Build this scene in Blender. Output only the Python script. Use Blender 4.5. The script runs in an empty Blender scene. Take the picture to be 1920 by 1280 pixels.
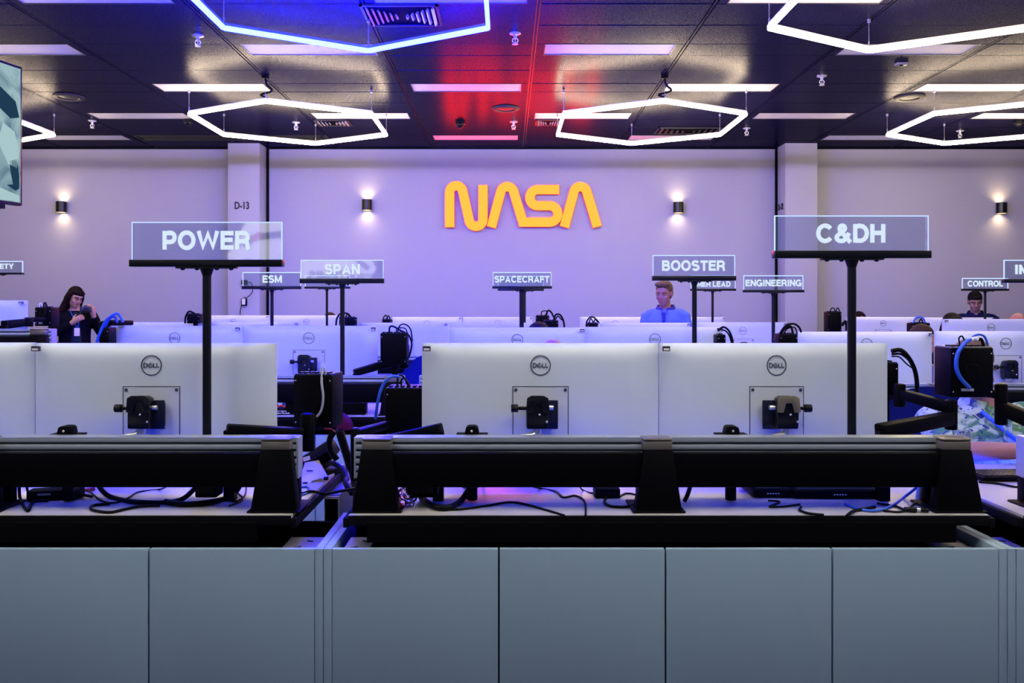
import bpy, bmesh, math, random
from mathutils import Vector, Matrix
random.seed(7)
C = bpy.context.scene.collection
PI = math.pi
EYE = 1.5          # camera height
F = 1600.0         # focal length in pixels of the 1920 wide frame
HC = 2.146         # ceiling above the eye
ZC = EYE + HC
YW = 11.6          # back wall
def P(px, py, d):
    return Vector(((px - 950) * d / F, d, EYE - (py - 573) * d / F))

# ------------------------------------------------------------------ camera, world, exposure
cam = bpy.data.cameras.new('camera'); camo = bpy.data.objects.new('camera', cam); C.objects.link(camo)
camo.location = (0, 0, EYE); camo.rotation_euler = (PI / 2, 0, 0)
cam.sensor_width = 36; cam.lens = 36 * F / 1920
cam.shift_x = 10 / 1920; cam.shift_y = -67 / 1920
cam.clip_start = 0.05
bpy.context.scene.camera = camo
world = bpy.data.worlds.new('world'); bpy.context.scene.world = world
world.use_nodes = True
world.node_tree.nodes['Background'].inputs[0].default_value = (0.18, 0.34, 1.0, 1)
world.node_tree.nodes['Background'].inputs[1].default_value = 0.30
vs = bpy.context.scene.view_settings
vs.view_transform = 'Standard'; vs.look = 'None'; vs.gamma = 1; vs.use_curve_mapping = False
vs.exposure = -0.35
bpy.context.scene.cycles.use_denoising = True
bpy.context.scene.cycles.max_bounces = 8
bpy.context.scene.cycles.transparent_max_bounces = 16
bpy.context.scene.cycles.sample_clamp_indirect = 30
HEX_W = (1.0, 0.80, 0.50, 95.0)      # colour + strength of the warm pendant tubes
HEX_B = (0.0008, 0.0016, 1.0, 1250.0)    # blue pendant
HEX_FILL = (1.0, 0.95, 0.90, 120.0)      # cool unseen pendants, added to light the console fronts
SCREEN = (0.50, 0.45, 1.0, 1.2)      # monitor fronts
LEDB = (0.010, 0.035, 1.0, 22.0)     # blue strips behind the rails
NASA_E = (1.0, 0.018, 0.0022, 42)
SCONCE_W = 13.0

# ------------------------------------------------------------------ materials
MATS = {}
def mat(name, col, rough=0.5, metal=0.0, emit=None, strength=0.0, noise=0.0, nscale=40.0, bump=0.0, coat=0.0, spec=None):
    m = bpy.data.materials.new(name); m.use_nodes = True
    nt = m.node_tree; b = nt.nodes['Principled BSDF']
    b.inputs['Base Color'].default_value = (*col, 1)
    b.inputs['Roughness'].default_value = rough
    b.inputs['Metallic'].default_value = metal
    if spec is not None: b.inputs['Specular IOR Level'].default_value = spec
    if coat: b.inputs['Coat Weight'].default_value = coat
    if emit:
        b.inputs['Emission Color'].default_value = (*emit, 1); b.inputs['Emission Strength'].default_value = strength
    if noise or bump:
        tc = nt.nodes.new('ShaderNodeTexCoord'); n = nt.nodes.new('ShaderNodeTexNoise')
        n.inputs['Scale'].default_value = nscale; n.inputs['Detail'].default_value = 4
        nt.links.new(tc.outputs['Object'], n.inputs['Vector'])
        if noise:
            mx = nt.nodes.new('ShaderNodeMix'); mx.data_type = 'RGBA'
            mx.inputs[6].default_value = (*[c * (1 - noise) for c in col], 1)
            mx.inputs[7].default_value = (*[min(1, c * (1 + noise)) for c in col], 1)
            nt.links.new(n.outputs['Fac'], mx.inputs[0]); nt.links.new(mx.outputs[2], b.inputs['Base Color'])
        if bump:
            bp = nt.nodes.new('ShaderNodeBump'); bp.inputs['Strength'].default_value = bump; bp.inputs['Distance'].default_value = 0.01
            nt.links.new(n.outputs['Fac'], bp.inputs['Height']); nt.links.new(bp.outputs['Normal'], b.inputs['Normal'])
    MATS[name] = m
    return m
def emat(name, col, strength):
    m = bpy.data.materials.new(name); m.use_nodes = True; nt = m.node_tree
    for n in list(nt.nodes):
        if n.type == 'BSDF_PRINCIPLED': nt.nodes.remove(n)
    e = nt.nodes.new('ShaderNodeEmission'); e.inputs[0].default_value = (*col, 1); e.inputs[1].default_value = strength
    nt.links.new(e.outputs[0], nt.nodes['Material Output'].inputs[0]); MATS[name] = m
    return m

m_wall = mat('wall_paint', (0.375, 0.37, 0.40), 0.75, noise=0.015, nscale=3, bump=0.03)
def ceiling_mat():
    m = bpy.data.materials.new('ceiling_black_plank'); m.use_nodes = True; nt = m.node_tree
    for n in list(nt.nodes):
        if n.type == 'BSDF_PRINCIPLED': nt.nodes.remove(n)
    N = nt.nodes.new; L = nt.links.new
    tc = N('ShaderNodeTexCoord'); n = N('ShaderNodeTexNoise'); n.inputs['Scale'].default_value = 110; n.inputs['Detail'].default_value = 4
    bp = N('ShaderNodeBump'); bp.inputs['Strength'].default_value = 0.05; bp.inputs['Distance'].default_value = 0.01
    cr = N('ShaderNodeValToRGB'); cr.color_ramp.elements[0].color = (0.020, 0.019, 0.024, 1); cr.color_ramp.elements[1].color = (0.078, 0.076, 0.082, 1)
    cr.color_ramp.elements[0].position = .3; cr.color_ramp.elements[1].position = .7
    d = N('ShaderNodeBsdfDiffuse'); d.inputs[0].default_value = (0.0045, 0.004, 0.026, 1)
    g = N('ShaderNodeBsdfGlossy'); g.inputs['Roughness'].default_value = 0.24
    a = N('ShaderNodeAddShader')
    L(tc.outputs['Object'], n.inputs['Vector']); L(n.outputs['Fac'], bp.inputs['Height']); L(n.outputs['Fac'], cr.inputs[0])
    L(cr.outputs[0], g.inputs[0]); L(bp.outputs[0], g.inputs['Normal'])
    L(d.outputs[0], a.inputs[0]); L(g.outputs[0], a.inputs[1]); L(a.outputs[0], nt.nodes['Material Output'].inputs[0])
    return m
m_ceil = ceiling_mat()
m_tee = mat('ceiling_tee', (0.02, 0.02, 0.024), 0.35)
m_floor = mat('carpet', (0.03, 0.03, 0.045), 0.95, noise=0.3, nscale=60, bump=0.3)
m_panel = mat('console_panel_grey', (0.27, 0.375, 0.45), 0.55, noise=0.02, nscale=90, bump=0.02)
m_black = mat('black_plastic', (0.0012, 0.0012, 0.002), 0.5, noise=0.2, nscale=150, bump=0.03, spec=0.07)
m_blackm = mat('black_metal', (0.004, 0.004, 0.006), 0.32, spec=0.3)
m_inner = mat('console_inside_black', (0.002, 0.002, 0.003), 0.85, spec=0.05)
m_tray = mat('galvanised_tray', (0.45, 0.43, 0.45), 0.4, 0.5)
m_desk = mat('desk_laminate', (0.40, 0.375, 0.35), 0.32, noise=0.03, nscale=25)
m_edge = mat('desk_edge_black', (0.003, 0.003, 0.004), 0.6, spec=0.1)
m_alu = mat('brushed_aluminium', (0.50, 0.54, 0.55), 0.38, 0.55, noise=0.03, nscale=60)
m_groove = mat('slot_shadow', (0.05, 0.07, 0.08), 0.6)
m_bronze = mat('bracket_cap_bronze', (0.22, 0.19, 0.15), 0.35, 0.5)
m_silver = mat('monitor_silver', (0.62, 0.67, 0.72), 0.5, 0.1, noise=0.015, nscale=200)
m_plate = mat('mount_recess_silver', (0.62, 0.65, 0.70), 0.45, 0.15)
m_bezel = mat('bezel_black', (0.01, 0.01, 0.012), 0.3)
m_screen = emat('screen_glow', SCREEN[:3], SCREEN[3])
m_logo = mat('logo_dark_chrome', (0.075, 0.08, 0.095), 0.4, 0.2)
m_screw = mat('screw_dark', (0.10, 0.11, 0.16), 0.35, 0.7)
m_tag = mat('asset_tag_white', (0.75, 0.72, 0.70), 0.4)
m_tagd = mat('asset_tag_dark', (0.03, 0.02, 0.03), 0.4)
m_chrome = mat('polished_link', (0.85, 0.85, 0.86), 0.28, 0.8)
m_knob = mat('knob_black', (0.004, 0.004, 0.005), 0.35, spec=.2)
m_dkblue = mat('plate_dark_blue', (0.012, 0.015, 0.04), 0.35, 0.5)
m_olive = mat('hood_olive', (0.20, 0.17, 0.11), 0.3, 0.3)
m_letter = emat('sign_letter_glow', (0.70, 0.84, 1.0), 1.25)
m_lit = emat('sign_lit_edge', (0.50, 0.66, 1.0), 1.6)
m_white = mat('white_plastic', (0.75, 0.74, 0.74), 0.45)
m_diff = mat('troffer_diffuser', (0.80, 0.78, 0.80), 0.5)
m_vent = mat('vent_black', (0.01, 0.01, 0.012), 0.5)
m_ventg = mat('vent_grey', (0.22, 0.21, 0.23), 0.45)
m_speaker = mat('speaker_ring', (0.05, 0.045, 0.045), 0.6, spec=.2)
m_hexw = emat('pendant_tube_warm', HEX_W[:3], HEX_W[3])
m_hexc = emat('fill_pendant_tube_cool', HEX_FILL[:3], HEX_FILL[3])
m_hexb = emat('pendant_tube_blue', HEX_B[:3], HEX_B[3])
m_hous = mat('pendant_housing', (0.75, 0.75, 0.78), 0.4, 0.3)
m_wire = mat('suspension_wire', (0.55, 0.55, 0.62), 0.3, 0.9)
m_cable = mat('cable_black', (0.002, 0.002, 0.003), 0.5, spec=.12)
m_cblue = mat('cable_blue', (0.02, 0.10, 0.60), 0.4)
m_cgrey = mat('cable_grey', (0.35, 0.36, 0.42), 0.45)
m_cwhite = mat('cable_white', (0.75, 0.76, 0.85), 0.4)
m_cred = mat('cable_red', (0.35, 0.02, 0.02), 0.4)
m_ledr = emat('blue_led_strip_strong', LEDB[:3], LEDB[3]*5.0)
m_led = emat('blue_led_strip', LEDB[:3], LEDB[3])
m_nasa = emat('red_lit_letters', NASA_E[:3], NASA_E[3])
m_nside = mat('letter_side_red', (0.5, 0.03, 0.02), 0.4, emit=(1, 0.03, 0.01), strength=0.5)
m_bulb = emat('sconce_lamp', (1.0, 0.82, 0.55), 12)
m_brass = mat('sconce_inner', (0.65, 0.60, 0.5), 0.3, 0.8)
m_port = mat('port_panel', (0.30, 0.28, 0.22), 0.4, 0.5)
m_dot = mat('tiny_screw_white', (0.7, 0.7, 0.75), 0.3, 0.5)
m_beige = mat('beige_metal_plate', (0.62, 0.54, 0.42), 0.4, 0.2)
m_ink = mat('ink_black', (0.01, 0.01, 0.01), 0.6)
m_red = mat('label_red', (0.6, 0.04, 0.04), 0.5)
m_navy = mat('chair_navy', (0.006, 0.010, 0.12), 0.9, spec=.06, noise=0.2, nscale=200, bump=0.1)
m_plum = mat('chair_plum', (0.10, 0.008, 0.05), 0.9, spec=.06, noise=0.2, nscale=200, bump=0.1)
m_stone = mat('tower_grey', (0.08, 0.08, 0.10), 0.5)
m_glass = mat('drinking_glass', (0.9, 0.9, 0.95), 0.05)
m_glass.node_tree.nodes['Principled BSDF'].inputs['Transmission Weight'].default_value = 1.0
# edge lit acrylic: mostly clear, a little milky glow from its lit edge, faint mirror
def acrylic():
    m = bpy.data.materials.new('edge_lit_acrylic'); m.use_nodes = True; nt = m.node_tree
    for n in list(nt.nodes):
        if n.type == 'BSDF_PRINCIPLED': nt.nodes.remove(n)
    t = nt.nodes.new('ShaderNodeBsdfTransparent'); t.inputs[0].default_value = (0.80, 0.83, 0.90, 1)
    e = nt.nodes.new('ShaderNodeEmission'); e.inputs[0].default_value = (0.45, 0.52, 0.95, 1); e.inputs[1].default_value = 0.045
    a = nt.nodes.new('ShaderNodeAddShader'); g = nt.nodes.new('ShaderNodeBsdfGlossy'); g.inputs['Roughness'].default_value = 0.03
    fr = nt.nodes.new('ShaderNodeFresnel'); fr.inputs['IOR'].default_value = 1.75
    mx = nt.nodes.new('ShaderNodeMixShader')
    nt.links.new(t.outputs[0], a.inputs[0]); nt.links.new(e.outputs[0], a.inputs[1])
    nt.links.new(fr.outputs[0], mx.inputs[0]); nt.links.new(a.outputs[0], mx.inputs[1]); nt.links.new(g.outputs[0], mx.inputs[2])
    nt.links.new(mx.outputs[0], nt.nodes['Material Output'].inputs[0])
    return m
m_acryl = acrylic()
def floral():
    m = bpy.data.materials.new('floral_shirt'); m.use_nodes = True; nt = m.node_tree; b = nt.nodes['Principled BSDF']
    b.inputs['Roughness'].default_value = 0.85
    tc = nt.nodes.new('ShaderNodeTexCoord')
    n1 = nt.nodes.new('ShaderNodeTexNoise'); n1.inputs['Scale'].default_value = 11; n1.inputs['Detail'].default_value = 6; n1.inputs['Distortion'].default_value = 1.6
    n2 = nt.nodes.new('ShaderNodeTexNoise'); n2.inputs['Scale'].default_value = 22; n2.inputs['Detail'].default_value = 5; n2.inputs['Distortion'].default_value = 2.2
    r1 = nt.nodes.new('ShaderNodeValToRGB'); r1.color_ramp.elements[0].position = 0.40; r1.color_ramp.elements[0].color = (0.05, 0.16, 0.08, 1)
    r1.color_ramp.elements[1].position = 0.55; r1.color_ramp.elements[1].color = (0.38, 0.46, 0.33, 1)
    r2 = nt.nodes.new('ShaderNodeValToRGB'); r2.color_ramp.elements[0].position = 0.57; r2.color_ramp.elements[0].color = (0, 0, 0, 1)
    r2.color_ramp.elements[1].position = 0.61; r2.color_ramp.elements[1].color = (1, 1, 1, 1)
    mx = nt.nodes.new('ShaderNodeMix'); mx.data_type = 'RGBA'; mx.inputs[7].default_value = (0.015, 0.03, 0.14, 1)
    for n in (n1, n2): nt.links.new(tc.outputs['Object'], n.inputs['Vector'])
    nt.links.new(n1.outputs['Fac'], r1.inputs[0]); nt.links.new(n2.outputs['Fac'], r2.inputs[0])
    nt.links.new(r1.outputs[0], mx.inputs[6]); nt.links.new(r2.outputs[0], mx.inputs[0]); nt.links.new(mx.outputs[2], b.inputs['Base Color'])
    return m
m_floral = floral()
def tvpicture():
    m = bpy.data.materials.new('tv_picture'); m.use_nodes = True; nt = m.node_tree
    for n in list(nt.nodes):
        if n.type == 'BSDF_PRINCIPLED': nt.nodes.remove(n)
    tc = nt.nodes.new('ShaderNodeTexCoord'); n1 = nt.nodes.new('ShaderNodeTexNoise')
    n1.inputs['Scale'].default_value = 5; n1.inputs['Detail'].default_value = 5; n1.inputs['Distortion'].default_value = 0.6
    r = nt.nodes.new('ShaderNodeValToRGB'); r.color_ramp.elements[0].position = 0.30; r.color_ramp.elements[0].color = (0.10, 0.22, 0.33, 1)
    r.color_ramp.elements[1].position = 0.55; r.color_ramp.elements[1].color = (0.48, 0.72, 0.78, 1)
    e = nt.nodes.new('ShaderNodeEmission'); e.inputs[1].default_value = 0.85
    nt.links.new(tc.outputs['Object'], n1.inputs['Vector']); nt.links.new(n1.outputs['Fac'], r.inputs[0]); nt.links.new(r.outputs[0], e.inputs[0])
    nt.links.new(e.outputs[0], nt.nodes['Material Output'].inputs[0]); return m
m_tv = tvpicture()
m_tvdark = emat('tv_picture_dark', (0.02, 0.07, 0.14), 0.8)
m_tvpale = emat('tv_picture_pale', (0.55, 0.80, 0.84), 0.9)
# people
def skin(n, c): return mat(n, c, 0.5, noise=0.06, nscale=30)
m_skin1 = skin('skin_fair', (0.46, 0.25, 0.19)); m_skin2 = skin('skin_tan', (0.28, 0.145, 0.10)); m_skin3 = skin('skin_pink', (0.36, 0.15, 0.11))
m_lip = mat('lips', (0.36, 0.10, 0.09), 0.45); m_eyew = mat('eye_white', (0.20, 0.17, 0.17), 0.4); m_eyed = mat('iris_dark', (0.02, 0.015, 0.012), 0.25)
m_hbrown = mat('hair_brown', (0.035, 0.016, 0.010), 0.6, spec=.1, noise=0.4, nscale=90, bump=0.3)
m_hdark = mat('hair_dark', (0.003, 0.002, 0.0025), 0.6, spec=.1, noise=0.4, nscale=90, bump=0.3)
m_hred = mat('hair_dark_auburn', (0.008, 0.002, 0.003), 0.6, spec=.1, noise=0.4, nscale=90, bump=0.3)
m_hgrey = mat('hair_sandy', (0.12, 0.07, 0.035), 0.6, spec=.1, noise=0.4, nscale=90, bump=0.3)
m_polo = mat('polo_blue', (0.10, 0.17, 0.55), 0.85, noise=0.08, nscale=60, bump=0.05)
m_collar = mat('collar_navy', (0.015, 0.025, 0.20), 0.85)
m_navyp = mat('polo_navy', (0.006, 0.008, 0.05), 0.9, spec=.08, noise=0.1, nscale=60)
m_jacket = mat('jacket_black', (0.003, 0.003, 0.008), 0.9, spec=.08, noise=0.2, nscale=50)
m_teal = mat('shirt_dark_teal', (0.008, 0.022, 0.05), 0.8, spec=.1, noise=0.6, nscale=25)
m_trous = mat('trousers_dark', (0.02, 0.02, 0.03), 0.9)
m_shirtg = mat('shirt_grey', (0.12, 0.12, 0.16), 0.9)
m_shirtr = mat('shirt_maroon', (0.20, 0.02, 0.04), 0.9)
m_cup = mat('camera_black', (0.012, 0.012, 0.014), 0.35)

# ------------------------------------------------------------------ mesh builder
class MB:
    def __init__(s): s.v = []; s.f = []; s.mi = []
    def add(s, vs_, fs, m=0, M=None):
        o = len(s.v)
        for v in vs_: s.v.append(tuple(M @ Vector(v)) if M is not None else tuple(v))
        for f in fs: s.f.append([i + o for i in f]); s.mi.append(m)
        return s
    def box(s, x0, x1, y0, y1, z0, z1, m=0, M=None):
        return s.add([(x0,y0,z0),(x1,y0,z0),(x1,y1,z0),(x0,y1,z0),(x0,y0,z1),(x1,y0,z1),(x1,y1,z1),(x0,y1,z1)],
                     [(0,3,2,1),(4,5,6,7),(0,1,5,4),(1,2,6,5),(2,3,7,6),(3,0,4,7)], m, M)
    def cbox(s, c, size, m=0, rot=None):
        M = Matrix.Translation(Vector(c)) @ (rot.to_4x4() if rot is not None else Matrix.Identity(4))
        a, b, d = [q / 2 for q in size]
        return s.box(-a, a, -b, b, -d, d, m, M)
    def bar(s, p0, p1, w, h, m=0, up=(0, 0, 1), w1=None, h1=None):
        p0, p1 = Vector(p0), Vector(p1); d = (p1 - p0).normalized(); u = Vector(up)
        sd = d.cross(u)
        if sd.length < 1e-4: sd = d.cross(Vector((0, 1, 0)))
        sd.normalize(); u = sd.cross(d).normalized(); w1 = w1 or w; h1 = h1 or h
        vv = []
        for p, a, b in ((p0, w/2, h/2), (p1, w1/2, h1/2)):
            vv += [p - sd*a - u*b, p + sd*a - u*b, p + sd*a + u*b, p - sd*a + u*b]
        return s.add(vv, [(3,2,1,0),(4,5,6,7),(0,1,5,4),(1,2,6,5),(2,3,7,6),(3,0,4,7)], m)
    def cyl(s, p0, p1, r0, r1=None, n=20, m=0):
        p0, p1 = Vector(p0), Vector(p1); r1 = r0 if r1 is None else r1
        d = (p1 - p0).normalized(); a = d.orthogonal().normalized(); b = d.cross(a)
        vv = [p + (a * math.cos(2*PI*i/n) + b * math.sin(2*PI*i/n)) * r for p, r in ((p0, r0), (p1, r1)) for i in range(n)]
        fs = [(i, (i+1) % n, n + (i+1) % n, n + i) for i in range(n)] + [tuple(range(n))[::-1], tuple(range(n, 2*n))]
        return s.add(vv, fs, m)
    def tube(s, pts, r, n=8, m=0, cat=True, sub=6):
        pts = [Vector(p) for p in pts]
        if cat and len(pts) > 2: pts = catmull(pts, sub)
        rr = r if isinstance(r, (list, tuple)) else None
        vv = []; prev = None
        for i, p in enumerate(pts):
            d = (pts[min(i+1, len(pts)-1)] - pts[max(i-1, 0)])
            if d.length < 1e-9: d = Vector((0, 0, 1))
            d.normalize()
            a = d.orthogonal() if prev is None else prev - d * prev.dot(d)
            if a.length < 1e-6: a = d.orthogonal()
            a.normalize(); prev = a; b = d.cross(a)
            q = r if rr is None else rr[0] + (rr[1] - rr[0]) * i / (len(pts) - 1)
            vv += [p + (a * math.cos(2*PI*k/n) + b * math.sin(2*PI*k/n)) * q for k in range(n)]
        fs = []
        for i in range(len(pts) - 1):
            for k in range(n):
                fs.append((i*n+k, i*n+(k+1) % n, (i+1)*n+(k+1) % n, (i+1)*n+k))
        fs.append(tuple(range(n))[::-1]); L = (len(pts)-1)*n; fs.append(tuple(range(L, L+n)))
        return s.add(vv, fs, m)
    def ell(s, c, r, nu=20, nv=12, m=0, rot=None):
        c = Vector(c); vv = []; fs = []
        R = rot if rot is not None else Matrix.Identity(3)
        for j in range(1, nv):
            t = PI * j / nv
            for i in range(nu):
                q = 2 * PI * i / nu
                vv.append(c + R @ Vector((r[0]*math.sin(t)*math.cos(q), r[1]*math.sin(t)*math.sin(q), r[2]*math.cos(t))))
        top = len(vv); vv.append(c + R @ Vector((0, 0, r[2]))); vv.append(c + R @ Vector((0, 0, -r[2])))
        for j in range(nv - 2):
            for i in range(nu):
                fs.append((j*nu+i, (j+1)*nu+i, (j+1)*nu+(i+1) % nu, j*nu+(i+1) % nu))
        for i in range(nu):
            fs.append((top, i, (i+1) % nu)); b = (nv-2)*nu; fs.append((top+1, b+(i+1) % nu, b+i))
        return s.add(vv, fs, m)
    def lathe(s, prof, c, n=28, m=0, rot=None):
        c = Vector(c); R = rot if rot is not None else Matrix.Identity(3); vv = []; fs = []
        for r, z in prof:
            for i in range(n):
                q = 2*PI*i/n; vv.append(c + R @ Vector((r*math.cos(q), r*math.sin(q), z)))
        for j in range(len(prof)-1):
            for i in range(n):
                fs.append((j*n+i, j*n+(i+1) % n, (j+1)*n+(i+1) % n, (j+1)*n+i))
        fs.append(tuple(range(n))[::-1]); L = (len(prof)-1)*n; fs.append(tuple(range(L, L+n)))
        return s.add(vv, fs, m)
    def prism(s, poly, y0, y1, m=0, ax='y'):
        n = len(poly)
        def mk(a, b, t): return (a, t, b) if ax == 'y' else ((t, a, b) if ax == 'x' else (a, b, t))
        vv = [mk(a, b, y0) for a, b in poly] + [mk(a, b, y1) for a, b in poly]
        return s.add(vv, [tuple(range(n)), tuple(range(n, 2*n))[::-1]] + [(i, n+i, n+(i+1) % n, (i+1) % n) for i in range(n)], m)
    def ribbon(s, pl, w, y0, y1, closed=False, m=0, mside=None, arr=None):
        # a flat stroke in the XZ plane from y0 (front) to y1, mitred
        n = len(pl); L = []; R = []
        for i, (x, z) in enumerate(pl):
            if closed: a, b = pl[i-1], pl[(i+1) % n]
            else: a, b = pl[max(i-1, 0)], pl[min(i+1, n-1)]
            d1 = Vector((x-a[0], z-a[1])); d2 = Vector((b[0]-x, b[1]-z))
            if d1.length < 1e-9: d1 = d2
            if d2.length < 1e-9: d2 = d1
            d1.normalize(); d2.normalize(); t = (d1+d2)
            t = t.normalized() if t.length > 1e-6 else d1
            nn = Vector((-t.y, t.x)); k = w/2/max(0.62, nn.dot(Vector((-d1.y, d1.x))))
            L.append((x+nn.x*k, z+nn.y*k)); R.append((x-nn.x*k, z-nn.y*k))
        vv = []
        for i in range(n):
            vv += [(L[i][0], y0, L[i][1]), (R[i][0], y0, R[i][1]), (R[i][0], y1, R[i][1]), (L[i][0], y1, L[i][1])]
        ms = m if mside is None else mside
        rng = n if closed else n-1
        for i in range(rng):
            a = i*4; b = ((i+1) % n)*4
            pass
        o = len(s.v); s.v += vv
        for i in range(rng):
            a = o+i*4; b = o+((i+1) % n)*4
            s.f.append([a, a+1, b+1, b]); s.mi.append(m)
            s.f.append([a+1, a+2, b+2, b+1]); s.mi.append(ms)
            s.f.append([a+2, a+3, b+3, b+2]); s.mi.append(ms)
            s.f.append([a+3, a, b, b+3]); s.mi.append(ms)
        if not closed:
            s.f.append([o, o+3, o+2, o+1]); s.mi.append(ms); q = o+(n-1)*4; s.f.append([q, q+1, q+2, q+3]); s.mi.append(ms)
        return s
    def mesh(s, name, mats, bevel=0.0, smooth=40, seg=2):
        me = bpy.data.meshes.new(name); me.from_pydata([tuple(v) for v in s.v], [], s.f)
        for m in (mats if isinstance(mats, (list, tuple)) else [mats]): me.materials.append(m)
        for p, i in zip(me.polygons, s.mi): p.material_index = i
        bm = bmesh.new(); bm.from_mesh(me)
        bmesh.ops.recalc_face_normals(bm, faces=bm.faces)
        if bevel:
            es = [e for e in bm.edges if len(e.link_faces) == 2 and e.calc_face_angle(0) > 0.6]
            bmesh.ops.bevel(bm, geom=es, offset=bevel, segments=seg, affect='EDGES', profile=0.5, clamp_overlap=True)
        bm.to_mesh(me); bm.free()
        if smooth:
            for p in me.polygons: p.use_smooth = True
            me.set_sharp_from_angle(angle=math.radians(smooth))
        return me
    def build(s, name, mats, parent=None, bevel=0.0, smooth=40, loc=None, seg=2):
        o = bpy.data.objects.new(name, s.mesh(name, mats, bevel, smooth, seg)); C.objects.link(o)
        if parent is not None: o.parent = parent
        if loc is not None: o.location = loc
        return o
def catmull(pts, sub=6):
    out = []
    for i in range(len(pts)-1):
        p0 = pts[max(i-1, 0)]; p1 = pts[i]; p2 = pts[i+1]; p3 = pts[min(i+2, len(pts)-1)]
        for k in range(sub):
            t = k/sub
            out.append(0.5*((2*p1)+(p2-p0)*t+(2*p0-5*p1+4*p2-p3)*t*t+(3*p1-p0-3*p2+p3)*t**3))
    out.append(pts[-1]); return out
def rz(a): return Matrix.Rotation(a, 3, 'Z')
def rx(a): return Matrix.Rotation(a, 3, 'X')
def ry(a): return Matrix.Rotation(a, 3, 'Y')
def tag(o, label, cat, group=None, kind=None):
    o['label'] = label; o['category'] = cat
    if group: o['group'] = group
    if kind: o['kind'] = kind
    return o
def thing(name, label, cat, loc=(0, 0, 0), group=None, rot=0.0):
    o = bpy.data.objects.new(name, None); C.objects.link(o); o.location = loc; o.rotation_euler = (0, 0, rot)
    o.empty_display_size = 0.05
    return tag(o, label, cat, group)
def struct(o): o['kind'] = 'structure'; return o
def dup(root, loc, label, rot=None):
    r = root.copy(); C.objects.link(r); r.location = loc; r['label'] = label
    if rot is not None: r.rotation_euler = (0, 0, rot)
    for ch in list(root.children):
        c = ch.copy(); C.objects.link(c); c.parent = r
        for g in list(ch.children):
            d = g.copy(); C.objects.link(d); d.parent = c
    return r
def textmesh(body, x0, x1, z0, z1, y0, y1, offset=0.012, shear=0.0):
    cu = bpy.data.curves.new('t', 'FONT'); cu.body = body; cu.offset = offset; cu.extrude = 0.0; cu.shear = shear; cu.resolution_u = 6
    o = bpy.data.objects.new('t', cu); C.objects.link(o)
    dg = bpy.context.evaluated_depsgraph_get(); me = bpy.data.meshes.new_from_object(o.evaluated_get(dg))
    C.objects.unlink(o); bpy.data.objects.remove(o)
    xs = [v.co.x for v in me.vertices]; ys = [v.co.y for v in me.vertices]
    ax, bx, ay, by = min(xs), max(xs), min(ys), max(ys)
    fl = [((v.co.x-ax)/(bx-ax)*(x1-x0)+x0, (v.co.y-ay)/(by-ay)*(z1-z0)+z0) for v in me.vertices]
    mb = MB(); n = len(fl)
    mb.v = [(a, y0, b) for a, b in fl] + [(a, y1, b) for a, b in fl]
    ec = {}
    for p in me.polygons:
        vi = list(p.vertices); mb.f.append(vi); mb.mi.append(0); mb.f.append([i+n for i in vi][::-1]); mb.mi.append(0)
        for i in range(len(vi)):
            e = (vi[i], vi[(i+1) % len(vi)]); ec[e] = ec.get(e, 0)+1
    for (a, b) in ec:
        if (b, a) not in ec: mb.f.append([a, a+n, b+n, b]); mb.mi.append(0)
    bpy.data.meshes.remove(me)
    return mb

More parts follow.
